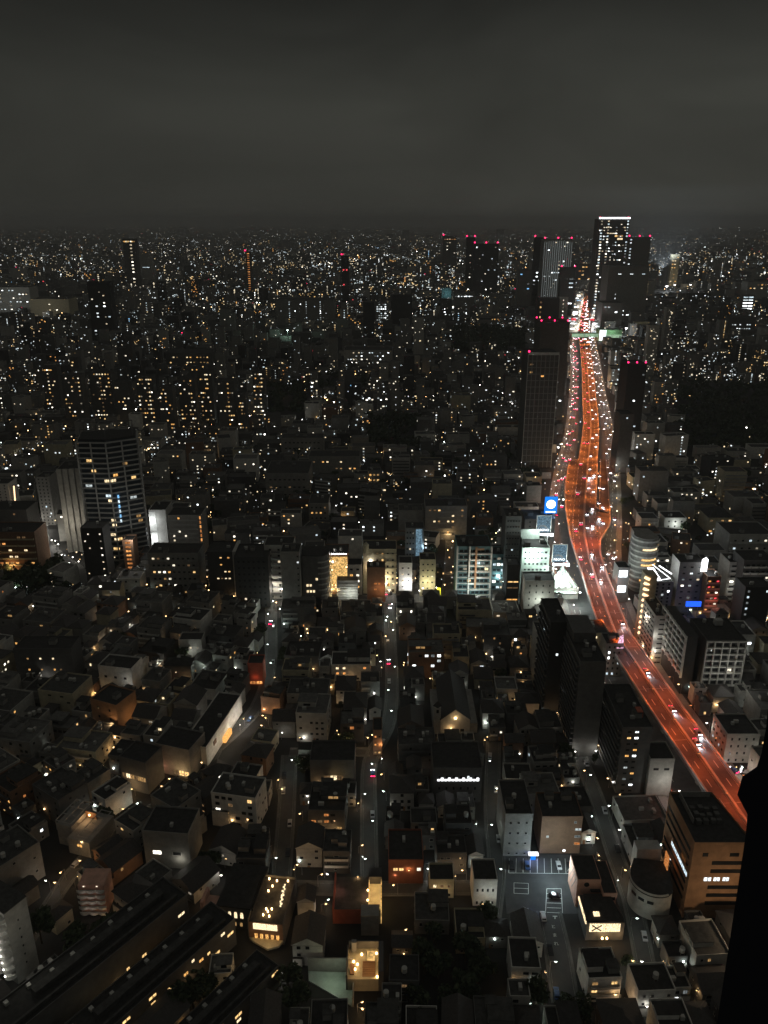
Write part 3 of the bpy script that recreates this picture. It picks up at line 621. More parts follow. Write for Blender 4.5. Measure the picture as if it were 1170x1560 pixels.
new('window', unit('lit_amber'), o, (4.5, -4.06, 5), 0, (2, .12, 1.2)); occ_add(obb(x, y+8, 22, 22, -.3))
b = FB(300, 357, 1090, 1150, 20)
o = bld('gallery_building', 'long white side wall with hanging sign glowing beside a dark roof', 'building', b['x']-5, b['y']+4, 12, 44, 10, -.2, wall='wall_white', fl=3, units=2, sight=True)
occ_add(obb(b['x']+9, b['y']+2, 11, 42, -.2))
sub(o, 'wall_sign', lambda m: m.box(6.05, 6.3, -14, -11, 5.8, 8), ['wall_brown']); sub(o, 'lit_entrance', lambda m: m.box(6.05, 7.6, -4, 4, .2, 3.2), ['lit_amber'])
for k, (a, p) in enumerate(((-17, 240), (-8, 420), (4, 520), (15, 900))): light(o, (11, a, 4.5), p, (1, .85, .62) if k < 3 else (1, .97, .9), .4)
o = L('house', 'white box house above a small floodlit car park', 'house', 272, 307, 976, 1004, 9, wall='wall_light', fl=2, wins=[W(n=3, p=.7, pal='N', ww=.9, wh=.8)], units=0); light(o, (0, -9, 6), 260, (.95, 1, .92), .4)
o = L('round_pavilion', 'low round roofed pavilion with dotted lights in front of the white box house', 'pavilion', 250, 290, 1014, 1040, 8, wall='wall_dark', roof='hip', fl=2, units=0, wins=[W(n=6, p=.45, pal='WN', ww=.5, wh=.5, dark=0)]); light(o, (12, 2, 7), 520, (.85, 1, .9), .5); light(o, (-12, 4, 7), 420, (1, .95, .8), .5)
L('apartment_building', 'dark sloping block with two stacks of amber stair lights on the left', 'apartment building', 20, 108, 990, 1040, 14, wall='wall_dark', fl=3, wins=[W(n=8, p=.12, pal='W', ww=.9, wh=.9, dark=0, cols=(3, 5))], units=1)
o = L('house', 'orange lit stepped house with a shadowed courtyard on its roof', 'house', 140, 190, 1072, 1112, 14, rz=-.4, wall='wall_orange', fl=3, wins=[W(n=2, p=.2, pal='W', ww=1)], units=1); light(o, (6, -10, 6), 420, (1, .62, .3), .4); light(o, (12, 0, 6), 300, (1, .62, .3), .4)
o = L('house', 'white walled stepped house behind the orange lit house', 'house', 150, 205, 1018, 1054, 12, rz=-.2, wall='wall_white', fl=2, wins=[W(n=3, p=.0)], units=2); light(o, (8, -10, 8), 160, (1, .95, .85), .4)
o = L('shop_house', 'golden glass fronted house on the slope above the pergola house', 'house', 184, 232, 1160, 1206, 12, rz=-.35, wall='wall_dark', fl=3, wins=[W(n=6, p=.98, pal='W', ww=2, wh=2.2, dark=0, rows=(1,))], units=0); light(o, (0, -9, 5), 280, (1, .62, .3), .4)
o = L('shop_house', 'dark roofed corner house with golden lobby and lamps by the lane', 'house', 238, 298, 1140, 1182, 14, rz=-.3, wall='wall_mid', fl=3, wins=[W(n=3, p=1, pal='W', ww=2.2, wh=2.4, dark=0, rows=(0,), span=(.5, .95))], units=0); light(o, (4, -10, 4), 420, (1, .66, .32), .4); light(o, (-6, -9, 4), 240, (1, .4, .25), .4)
o = L('house', 'grey house with a lit porch frame facing the dark garden', 'house', 218, 290, 1270, 1322, 14, rz=-.1, wall='wall_mid', fl=3, wins=[W(n=2, p=.9, pal='N', ww=3.2, wh=1.6, rows=(1,))], units=1); light(o, (5, -9, 5), 170, (1, .95, .8), .4)
o = L('red_shop', 'small red fronted shop glowing beside the blue lit street', 'shop', 377, 400, 1012, 1044, 9, wall='brick_red', fl=3, wins=[W(n=2, p=1, pal='O', ww=3, wh=1.6, rows=(0,))], units=0); light(o, (0, -6, 5), 60, (1, .3, .15), .3)
# church
x, y = G(693, 1120)
o = thing('church', 'dim stone church with pitched roof, small bell tower and lit gable', 'church', x, y+16)
sub(o, 'wall', lambda m: (m.box(-7, 7, -16, 20, 0, 9, top=False), m.tri((-7, -16, 9), (7, -16, 9), (0, -16, 14.5)), m.tri((7, 20, 9), (-7, 20, 9), (0, 20, 14.5))), ['wall_light'])
sub(o, 'roof', lambda m: (m.quad((-7.5, -16.4, 8.7), (0, -16.4, 14.8), (0, 20.3, 14.8), (-7.5, 20.3, 8.7)), m.quad((0, -16.4, 14.8), (7.5, -16.4, 8.7), (7.5, 20.3, 8.7), (0, 20.3, 14.8))), ['roof_tile'])
sub(o, 'bell_tower', lambda m: (m.box(-10.2, -7.02, -15, -11.8, 0, 15), m.cyl(-8.6, -13.4, 15, 17.5, 2.3, 4, 1, .05)), ['wall_light', 'roof_tile']); new('bell_opening', unit('glass_dark'), o, (-8.6, -15.05, 12.8), 0, (1.2, .12, 1.8))
sub(o, 'aisle', lambda m: (m.box(7.02, 11, -14, 16, 0, 5.5), m.box(-10.5, -7.02, -11.7, 16, 0, 5.5)), ['wall_mid'])
for k in range(3): new('door', unit('glass_dark'), o, (-3.4+k*3.4, -16.05, 1.8), 0, (1.8, .12, 3.6))
sub(o, 'gable_lamp', lambda m: m.cyl(0, 0, 0, .5, .55, 10), ['bulb_warm'], loc=(0, -16.5, 9.8)); light(o, (0, -17.6, 10), 130, (1, .72, .38), .3); light(o, (0, -26, 6), 160, (1, .85, .6), .5); occ_add(obb(x, y+18, 24, 40, 0)); SIGHT.append((670, 714, 1082, 1114, y))
o = L('hall_building', 'dark building with a jagged row of bright white roof panels', 'building', 660, 735, 1172, 1222, 18, wall='wall_dark', fl=3, wins=[W(n=6, p=.1, pal='C', ww=.8)], units=0)
sub(o, 'roof_panel', lambda m: [m.box(-8.5+k*1.5, -7.4+k*1.5, -10.2, -9.9, 11.2, 11.9+.7*(k % 2)) for k in range(12)], ['strip_white'], loc=(0, 1, 0)); light(o, (0, -3, 16), 120, (.9, 1, .95), .4)
o = L('amber_court', 'low building round a golden amber courtyard beside the green lit street', 'building', 472, 540, 1160, 1206, 14, wall='wall_dark', fl=3, wins=[W(n=3, p=1, pal='W', ww=3, wh=2.2, dark=0, rows=(0, 1), span=(.3, .75))], units=0); light(o, (1, -10, 6), 560, (1, .66, .28), .4); light(o, (-6, -9, 5), 200, (1, .6, .28), .4)
o = L('neon_arcade', 'narrow arcade strung with red and gold lamps at the lane corner', 'arcade', 568, 582, 1114, 1150, 10, wall='wall_brown', fl=3, wins=[W(n=2, p=.9, pal='OW', ww=.8, wh=.8)], units=0); light(o, (2, -6, 6), 320, (1, .55, .25), .4)
o = L('brick_lodge', 'brick fronted lodge with two bright upper windows and a dark flat roof', 'house', 592, 645, 1312, 1346, 16, wall='wall_brick', fl=2, wins=[W(n=2, p=1, pal='W', ww=1.6, wh=1.2, rows=(1,), span=(.12, .45)), W(n=1, p=1, pal='N', ww=1.4, rows=(1,), span=(.78, .97))], units=1); light(o, (-4, -8, 4), 110, (1, .6, .35), .4)
o = L('house', 'white trimmed porch house glowing at the end of the lamp lit alley', 'house', 722, 758, 1342, 1380, 10, wall='wall_white', fl=2, wins=[W(n=4, p=.0, ww=.7)], units=0); light(o, (2, -9, 7), 330, (.9, 1, .95), .4)
o = L('shop_house', 'cream fronted row house with arch of lamps by the alley', 'house', 655, 692, 1342, 1368, 8, wall='wall_beige', fl=2, wins=[W(n=3, p=.5, pal='W', ww=1.1)], units=0); light(o, (0, -7, 4), 240, (1, .7, .38), .4)
GAIN = 1.6
# ---------- right hand slabs by the expressway
def longslab(lab, uL, uR, vt, vb, vback, wall, litL, front):
    b = FB(uL, uR, vt, vb, 10); y0 = G(585, vb)[1]
    yb = y0
    for _ in range(400):
        yb += .5
        if P(0, yb, b['h'])[1] < vback: break
    dep = yb-y0
    return bld('apartment_building', lab, 'apartment building', b['x'], y0+dep/2, b['w'], dep, b['h'], wall=wall, fl=max(4, round(b['h']/3)), wins=[W('L', max(4, int(dep/6.5)), litL, 'WCN', 1.3, 1.5, 0)]+front, units=4, balc=[('L', .03, .97, 1.2, 'rail_dark')])
o = longslab('tall dark slab with a blank end wall and lit galleries down its left side', 884, 924, 1010, 1152, 962, 'wall_dark', .10, []); SLABX = o
sub(o, 'penthouse', lambda m: m.box(-5, 5.5, 4, 22, o['_h'], o['_h']+5), ['wall_dark']); sub(o, 'entrance_lamp', lambda m: [m.cyl(a, -sdepth/2-2, 5, 5.6, .55, 8) for a in (-5, 5)], ['bulb_white']) if False else None
o = longslab('tall dark slab with six lit end windows beside the expressway', 949, 994, 1110, 1208, 1044, 'wall_dark', .06, [W('F', 2, .5, 'WC', 1.5, .8, 1, span=(.12, .62))])
sub(o, 'red_tank', lambda m: m.box(2, 4.5, -9, -5, o['_h']+.1, o['_h']+3), ['brick_red'])
o = L('apartment_building', 'pale grey point block with rows of small dark windows left of the dark slab', 'apartment building', 819, 836, 968, 1046, 14, wall='wall_light', fl=9, wins=[W(n=3, p=.07, pal='W', ww=.9, wh=.8)]); light(o, (0, -14, 16), 240, (1, .95, .85), .5)
o = L('apartment_building', 'slim dark block between the grey point block and the dark slab', 'apartment building', 839, 866, 950, 1090, 26, wall='wall_black', fl=14, wins=[W('F', 3, .08, 'WC', 1, 1.2, 0), W('L', 5, .1, 'WCN', 1.2, 1.2, 0)], balc=[('L', .03, .97, 1, 'rail_dark')])
o = L('low_white_building', 'blank white low block squeezed between dark slab and expressway', 'building', 991, 1028, 1158, 1212, 12, wall='wall_light', fl=3, wins=[W(n=2, p=0, ww=2.2, wh=1.1, rows=(2,))], units=0); light(o, (2, -12, 8), 420, (1, .97, .9), .5)
L('corner_building', 'beige corner block with a pink lit sign at the expressway edge', 'building', 896, 928, 966, 1010, 16, wall='wall_beige', fl=5, wins=[W(n=4, p=.5, pal='W', ww=1.2, dark=0, rows=(3, 4))], units=2)
b = FB(924, 950, 982, 1030, 12); o = bld('sign_building', 'grey block carrying a slanted pink video screen at the expressway curve', 'building', b['x'], b['y'], b['w'], b['d'], b['h'], wall='wall_mid', fl=6, wins=[W(n=3, p=.15, pal='C', ww=.9)], units=1)
sub(o, 'video_screen', lambda m: m.quad((b['w']/2-3.6, -b['d']/2-.2, b['h']-2.2), (b['w']/2+.1, -b['d']/2-.2, b['h']-2.2), (b['w']/2+.4, -b['d']/2+3, b['h']+4.6), (b['w']/2-1.6, -b['d']/2+3, b['h']+3.2)), ['screen_pink']); light(o, (b['w']/2+3, -8, b['h']), 220, (1, .5, .7), .5)
# white grid balcony building on the right
o = L('grid_building', 'white framed grid of balconies, seven storeys, facing the viewer right of the expressway', 'apartment building', 1077, 1137, 977, 1062, 24, wall='wall_dark', fl=9, wins=[W(n=5, p=.10, pal='NW', ww=2.4, wh=1.4, rows=range(2, 9))], units=1)
w, d, h = FB(1077, 1137, 977, 1062, 24)['w'], 24, o['_h']; fh = h/9
sub(o, 'balcony_frame', lambda m: ([m.box(-w/2+k*w/5-.25, -w/2+k*w/5+.25, -d/2-1.3, -d/2-.05, h*.22, h+.3) for k in range(6)], [m.box(-w/2+.26, w/2-.26, -d/2-1.25, -d/2-.06, k*fh-.1, k*fh+(.5 if k < 9 else .3)) for k in range(2, 10)]), ['wall_white'])
sub(o, 'side_wing', lambda m: m.box(-w/2-9, -w/2-3.2, -d/2+3, d/2+14, 0, h+1), ['wall_black'])
sub(o, 'side_frame', lambda m: ([m.box(-w/2-10.2, -w/2-9.02, -d/2+3+k*5.8-.25, -d/2+3+k*5.8+.25, h*.3, h+1.2) for k in range(7)], [m.box(-w/2-10.15, -w/2-9.03, -d/2+3.26, d/2+13.7, k*fh-.12, k*fh+.8) for k in range(3, 10)]), ['wall_white'])
light(o, (0, -26, 20), 1100, (1, .98, .9), .6); light(o, (-w/2-22, 4, 20), 500, (1, .98, .9), .6); new('water_tank', unit('tank'), o, (2, 5, h+2.2), 0, (4, 3, 3))
o = L('apartment_building', 'grey low block with a lit forecourt of bright shop lamps right of the expressway', 'apartment building', 1108, 1158, 1120, 1162, 16, wall='wall_light', fl=4, wins=[W(n=4, p=.0, ww=.8), W('L', 4, .1, 'C', 1.2, 1.1)], units=2); light(o, (2, -14, 6), 300, (.92, 1, .9), .4); light(o, (10, -12, 5), 260, (1, .9, .8), .4)
# stair light tower
o = L('apartment_building', 'grey white block with black slot windows beside the zigzag stair lights', 'apartment building', 999, 1021, 940, 1012, 26, wall='wall_light', fl=10, wins=[W(n=1, p=.0, ww=3.2, wh=.8), W('L', 5, .0, ww=3, wh=.9)], units=3); light(o, (-4, -16, 18), 380, (1, .98, .9), .5)
x, y = G(975, 990)
o = thing('stair_tower', 'open zigzag stair tower with a ladder of bright white landings', 'stair tower', x+3, y+6)
hh = ztop(880, y+3); n = 11
sub(o, 'core', lambda m: m.box(-2.5, 4, 0, 8, 0, hh), ['wall_beige'])
for k in range(n): sub(o, 'landing_light', lambda m: m.bar((-3.4, -.35, 0), (-.4, -.35, -1.5), .5, 1.5), ['strip_warm'], loc=(0, 0, hh-1-k*(hh-6)/n))
sub(o, 'stair_rail', lambda m: [m.box(-3.6, 1, -.9, -.8, 3+k*(hh-6)/n, 3.7+k*(hh-6)/n) for k in range(n)], ['rail_white']); light(o, (-4, -8, hh*.5), 650, (1, .85, .7), .5); light(o, (-3, -8, 4), 300, (1, .7, .4), .5); occ_add(obb(x+3, y+6, 8, 12, 0))
# curved corner building with balcony bands
x, y = G(968, 905)
o = thing('rounded_apartments', 'rounded corner block wrapped in pale balcony bands with gold interiors', 'apartment building', x+6, y+10)
hh = ztop(822, y+2); cv = lambda r: [(r*math.cos(a), r*math.sin(a)) for a in [pi*(.8+k*.11) for k in range(11)]]+[(5, 12), (-6, 13)]
sub(o, 'core', lambda m: m.prism(cv(8), 0, hh), ['wall_mid'])
for k in range(1, 11):
    z = k*hh/10.5; sub(o, 'balcony_band', lambda m: [m.bar((*a, z), (*c, z), .3, 1.15) for a, c in zip(cv(8.9)[:11], cv(8.9)[1:11])], ['rail_white'])
    if k in (2, 5, 6, 8): sub(o, 'window', lambda m: [m.bar((*a, z+1.5), (*c, z+1.5), .15, 1.3) for a, c in list(zip(cv(8.12)[:11], cv(8.12)[1:11]))[5:9]], [R.choice(['lit_warm', 'lit_cream', 'lit_amber'])])
occ_add(obb(x+5, y+11, 18, 22, 0)); light(o, (-12, -11, hh*.6), 500, (.9, 1, .95), .6); SIGHT.append((955, 992, 815, 890, y))
o = L('screen_building', 'narrow block with two blazing white video screens facing the road', 'building', 942, 960, 866, 918, 10, wall='wall_mid', fl=8, wins=[], units=0)
w, d, h = FB(942, 960, 866, 918, 10)['w'], 10, o['_h']
for z in (h-2.2, h-13): new('video_screen', unit('screen_white'), o, (-.3, -d/2-.2, z-1.5), 0, (w*.7, .25, 4.6))
light(o, (-4, -d/2-6, h-6), 900, (.85, .92, 1), .8)
o = L('billboard_building', 'block with a blinding white tilted billboard frame and truss on its roof', 'building', 996, 1026, 888, 935, 16, wall='wall_mid', fl=9, wins=[W(n=3, p=.1, pal='C', ww=1.2)], units=1)
h = o['_h']; sub(o, 'billboard', lambda m: m.quad((-6, -6.5, h+.9), (-.8, -6.5, h+.9), (-3, 4.5, h+5), (-7, 4.5, h+5)), ['strip_white']); sub(o, 'truss', lambda m: (m.bar((-3, 7, h+6), (5, -5, h+1.6), .35, .35), m.bar((1.5, 7.2, h+5), (7, -1, h+3), .8, .5), m.bar((5, -5, h+1.6), (-3, -6.2, h+1), .3, .3)), ['glow_white']); light(o, (2, -2, h+9), 1500, (.92, .97, 1), .8)  # frame and truss glow by emissive colour in place of falling light
o = L('apartment_building', 'grey block with paired windows and a dazzling white sign at its roof corner', 'apartment building', 1036, 1075, 858, 932, 14, wall='wall_mid', fl=8, wins=[W(n=3, p=.35, pal='CN', ww=1.6, wh=1.0)], units=2)
h = o['_h']; w = FB(1036, 1075, 858, 932, 14)['w']; sub(o, 'roof_sign', lambda m: m.prism([(w/2-2.6, -7.4), (w/2+1.2, -7.4), (w/2+1.4, -3.4)], h-5.5, h+2.6), ['strip_white']); light(o, (w/2+1, -11, h-2), 900, (.95, .97, 1), .8)
x, y = G(1052, 950); o = thing('blue_sign', 'glowing deep blue rooftop sign in front of the grey block', 'sign', x, y)
sub(o, 'support', lambda m: [m.box(a-.2, a+.2, -.2, .2, 0, 12) for a in (-3, 3)], ['metal']); sub(o, 'sign_panel', lambda m: m.box(-4.6, 4.6, -.6, .4, 12, 15.2), ['neon_blue']); light(o, (0, -9, 8), 50, (.1, .25, 1), .6)
o = L('apartment_building', 'narrow round cornered block with six glowing red balconies', 'apartment building', 1078, 1099, 880, 940, 12, wall='wall_brown', fl=7, wins=[W(n=3, p=.62, pal='ORN', ww=1.4, wh=.9, rows=range(1, 7))], balc=[('F', .02, .98, 1.1, 'wall_pink')]); light(o, (0, -12, 12), 360, (1, .3, .2), .5)
o = L('apartment_building', 'cream edged white block with recessed balconies near the right border', 'apartment building', 1112, 1132, 858, 920, 16, wall='wall_light', fl=8, wins=[W(n=1, p=.12, pal='N', ww=5, wh=1.2)], balc=[('F', .1, .9, 1, 'rail_white')]); light(o, (0, -14, 12), 420, (1, .98, .9), .5)
o = L('apartment_building', 'long white block with toothed rows of balconies at the right border', 'apartment building', 1134, 1180, 855, 930, 16, wall='wall_dark', fl=8, wins=[W(n=5, p=.08, pal='NW', ww=2, wh=1.1)], balc=[('F', .02, .24, 1.2, 'rail_white'), ('F', .26, .48, 1.2, 'rail_white'), ('F', .52, .74, 1.2, 'rail_white'), ('F', .76, .98, 1.2, 'rail_white')]); light(o, (-4, -16, 16), 500, (1, .98, .9), .5)
L('apartment_building', 'dark block with a single column of red orange stair lamps on the right border', 'apartment building', 1136, 1176, 896, 965, 14, wall='wall_black', fl=8, wins=[W(n=5, p=.05, pal='C', ww=1.2, dark=0, cols=(0,)), ], units=2)
o = L('terraced_building', 'stepped white terraces climbing the hillside at the right', 'apartment building', 1112, 1178, 815, 850, 26, wall='wall_light', fl=3, wins=[W(n=5, p=.25, pal='CN', ww=1.6)], balc=[('F', .02, .98, 2.2, 'rail_white')]); light(o, (0, -12, 9), 460, (1, .98, .9), .5)
o = L('low_white_building', 'white flat block lit from its forecourt on the right hillside', 'building', 1013, 1046, 790, 812, 16, wall='wall_white', fl=3, wins=[W(n=3, p=.1, pal='C', ww=1.2)]); light(o, (0, -12, 8), 620, (.92, 1, .95), .5)
o = L('villa', 'round roofed villa ringed by golden windows on the right hillside', 'house', 1080, 1118, 788, 812, 20, wall='wall_beige', fl=3, roof='hip', wins=[W(n=6, p=.5, pal='W', ww=2, wh=1.2, dark=0)], units=0); light(o, (2, -10, 5), 520, (1, .65, .28), .5)
# ---------- shops row across the middle
GAIN = 5.0
o = L('apartment_building', 'white block with a tall blank pier left of the shop row', 'apartment building', 402, 446, 832, 912, 16, wall='wall_light', fl=9, wins=[W(n=3, p=.05, pal='N', ww=1.4)], balc=[('F', .25, .55, 1.3, 'rail_dark')]); light(o, (-3, -13, 10), 500, (1, .9, .75), .5); light(o, (4, -13, 20), 260, (1, .97, .9), .5)
L('apartment_building', 'plain grey angular tower block in front of the white piered block', 'apartment building', 427, 456, 842, 930, 14, wall='wall_mid', fl=10, wins=[W(n=1, p=.2, pal='C', ww=1, wh=1, span=(.8, 1))], units=2)
x, y = G(481, 926); o = thing('curved_apartments', 'dark rounded block with pale curved balcony edges beside the gold mall', 'apartment building', x, y+9)
hh = ztop(850, y); cv2 = lambda r: [(-8, -6), (2, -r*.72)]+[(2+r*.72*math.cos(a), r*.72*math.sin(a)) for a in [-pi/2+k*pi/10 for k in range(1, 6)]]+[(2+r*.72, 9), (-8, 9)]
sub(o, 'core', lambda m: m.prism(cv2(9), 0, hh), ['wall_dark']); sub(o, 'roof', lambda m: m.prism(cv2(9.6), hh, hh+.6, bottom=True), ['roof_dark'])
for k in range(1, 9): sub(o, 'balcony_band', lambda m: [m.bar((*a, k*hh/9), (*c, k*hh/9), .25, 1.0) for a, c in zip(cv2(10.5)[1:7], cv2(10.5)[2:8])], ['rail'])
for (a, z) in ((-3, .42), (-5, .3), (-5, .42), (-3, .3), (-1, .3), (1, .55), (1.2, .2)): new('window', unit('lit_cream'), o, (a, -6.45 if a < 0 else -6.8, hh*z), 0, (1.3, .14, 1.5))
occ_add(obb(x, y+8, 20, 24, 0))
o = L('mall_building', 'gold lit glass mall front full of sparkling round lamps', 'shopping centre', 493, 530, 846, 905, 18, wall='wall_brown', fl=5, wins=[], units=2)
b = FB(493, 530, 846, 905, 18); w, d, h = b['w'], b['d'], b['h']
sub(o, 'glass_front', lambda m: m.box(-w/2+.4, w/2-.4, -d/2-.3, -d/2-.05, 2, h-1), ['gold']); sub(o, 'roof_lamp', lambda m: [m.cbox(-w/2+1+k*1.35, -d/2-.2, h+1.1, .6, .5, .5) for k in range(11)], ['bulb_white'])
for k in range(34): new('round_lamp', unit(R.choice(['bulb_warm', 'bulb_white', 'lit_cream', 'lit_orange'])), o, (R.uniform(-w/2+.8, w/2-.8), -d/2-.5, R.uniform(2.4, h-1.6)), 0, (R.choice((.35, .6, .9)), .3, R.choice((.35, .6, .9))))
light(o, (0, -d/2-9, 8), 900, (1, .66, .3), .6)
o = L('white_shop', 'small white shop house with stacked white balconies right of the gold mall', 'shop', 529, 551, 862, 906, 12, wall='wall_white', fl=5, wins=[W(n=2, p=.45, pal='NW', ww=1.8)], balc=[('F', .05, .6, 1, 'rail_white')], units=0); light(o, (0, -9, 6), 420, (1, .85, .6), .5)
o = L('louvred_block', 'low block faced in horizontal white louvres below the gold mall', 'building', 513, 545, 886, 914, 10, wall='wall_mid', fl=5, wins=[], units=0); b = FB(513, 545, 886, 914, 10)
sub(o, 'louvre', lambda m: [m.box(-b['w']/2, b['w']/2, -b['d']/2-.5, -b['d']/2-.05, 1+k*1.15, 1.5+k*1.15) for k in range(int(b['h']/1.15)-1)], ['rail_white']); light(o, (2, -10, 6), 330, (.95, 1, .9), .5)
o = L('classical_building', 'beige classical block with arched tiers and small corner turret', 'hotel', 553, 604, 838, 904, 16, wall='wall_beige', fl=7, wins=[W(n=4, p=.06, pal='W', ww=1.2, wh=1.5, span=(.35, .97)), W(n=2, p=1, pal='W', ww=1.6, wh=2.2, rows=(0, 1), span=(.7, .97))], units=1)
b = FB(553, 604, 838, 904, 16); sub(o, 'turret', lambda m: (m.cyl(-b['w']/2+2, -b['d']/2+1, b['h']-2, b['h']+3, 1.8, 12), m.cyl(-b['w']/2+2, -b['d']/2+1, b['h']+3, b['h']+5.5, 2.1, 12, 0, .1)), ['wall_beige'])
sub(o, 'cornice', lambda m: [m.box(-b['w']*.16, b['w']/2+.3, -b['d']/2-.5, -b['d']/2-.05, z, z+.35) for z in (b['h']*.42, b['h']*.58, b['h']*.74, b['h']*.9)], ['wall_beige']); light(o, (3, -11, 12), 620, (1, .85, .55), .5); light(o, (-6, -9, 19), 260, (1, .75, .5), .5)
sub(o, 'flood_lamp', lambda m: m.cyl(0, 0, 0, .9, .9, 10), ['bulb_white'], loc=(-6, -b['d']/2-.9, b['h']*.75))
o = L('apartment_building', 'brown rounded block with orange lit balconies before the classical hotel', 'apartment building', 559, 587, 866, 918, 10, wall='wall_brown', fl=6, wins=[W(n=3, p=.6, pal='WO', ww=1.5, wh=1, dark=0, span=(.35, .98), rows=(2, 3, 4))], units=2); light(o, (3, -9, 10), 160, (1, .5, .22), .5)
o = L('white_shop', 'narrow white block with six small square windows on the avenue', 'shop', 608, 628, 859, 906, 12, wall='wall_white', fl=5, wins=[W(n=2, p=.2, pal='N', ww=1.2, wh=1.0)], units=0); light(o, (2, -9, 8), 520, (.98, .98, 1), .5)
o = L('apartment_building', 'beige square block with dark side balconies and a yellow neon at its foot', 'apartment building', 640, 664, 854, 908, 12, wall='wall_beige', fl=6, wins=[W(n=3, p=.28, pal='WN', ww=1.1, wh=1.0)], balc=[('L', .1, .9, 1.2, 'rail_dark')], units=1); light(o, (0, -10, 10), 420, (1, .95, .6), .5)
x, y = G(668, 912); o = thing('neon_sign', 'small yellow neon sign standing on the avenue corner', 'sign', x, y); sub(o, 'post', lambda m: m.box(-.15, .15, -.15, .15, 0, 5), ['metal']); sub(o, 'sign_panel', lambda m: m.box(-1.2, 1.2, -.35, -.16, 3, 8), ['neon_yellow']); light(o, (0, -2, 5), 150, (1, .9, .2), .4)
o = L('glass_block', 'wide glass and balcony block with pale frames, largest in the shop row', 'office building', 697, 749, 834, 915, 20, wall='wall_teal', fl=9, wins=[W(n=7, p=.14, pal='CNW', ww=2.2, wh=1.7)], units=3)
b = FB(697, 749, 834, 915, 20); w, d, h = b['w'], b['d'], b['h']; fh = h/9
for a in (-w/2, -w*.14, w/2): sub(o, 'pier', lambda m: m.box(a-.5, a+.5, -d/2-1.6, -d/2-.05, 0, h+1), ['wall_white'])
for k in range(1, 9): sub(o, 'balcony', lambda m: (m.box(-w*.14+.52, w/2-.52, -d/2-1.5, -d/2-.06, k*fh-.25, k*fh+.55), m.box(-w/2+.52, -w*.14-.52, -d/2-.6, -d/2-.06, k*fh-.2, k*fh+.25)), ['rail_white'])
sub(o, 'stair_frame', lambda m: (m.box(w*.02, w*.08, -d/2-1.9, -d/2-1.61, h*.25, h+1), m.box(w*.09, w*.28, -d/2-1.9, -d/2-1.62, h-1.2, h)), ['wall_orange']); sub(o, 'entrance', lambda m: m.box(-w*.42, -w*.2, -d/2-1.2, -d/2-.65, 1, 4.5), ['screen_white']); light(o, (0, -d/2-10, 12), 900, (.88, 1, .95), .7); light(o, (2, -d/2-8, 26), 450, (1, .9, .75), .7)
o = L('teal_block', 'teal glass corner block with beige top beside the wide glass block', 'office building', 750, 771, 846, 898, 14, wall='wall_teal', fl=6, wins=[W(n=3, p=.35, pal='CN', ww=2, wh=1.6)], units=1); light(o, (0, -9, 10), 300, (.8, 1, 1), .5)
L('apartment_building', 'tall grey block with dotted windows left of the tyre billboards', 'apartment building', 771, 795, 788, 900, 16, wall='wall_dark', fl=13, wins=[W(n=5, p=.07, pal='CW', ww=1, wh=.9)], units=2)
L('apartment_building', 'brown block with two long amber shopfront strips at the avenue end', 'apartment building', 773, 793, 862, 925, 12, wall='wall_black', fl=7, wins=[W(n=1, p=1, pal='W', ww=7, wh=.8, dark=0, rows=(1, 3, 4))], units=1)
o = L('blue_stair_block', 'white block with a pale blue lit stair column behind the shop row', 'apartment building', 618, 646, 806, 856, 14, wall='wall_mid', fl=6, wins=[W(n=1, p=1, pal='C', ww=1.2, wh=1.4, span=(.62, .78), rows=range(1, 6), dark=0), W(n=3, p=.15, pal='N', ww=1, span=(.02, .5))]); b = FB(618, 646, 806, 856, 14)
sub(o, 'blue_panel', lambda m: m.box(b['w']*.06, b['w']*.4, -b['d']/2-.3, -b['d']/2-.12, 3, b['h']), ['poster']); light(o, (5, -9, 12), 260, (.5, .75, 1), .5)
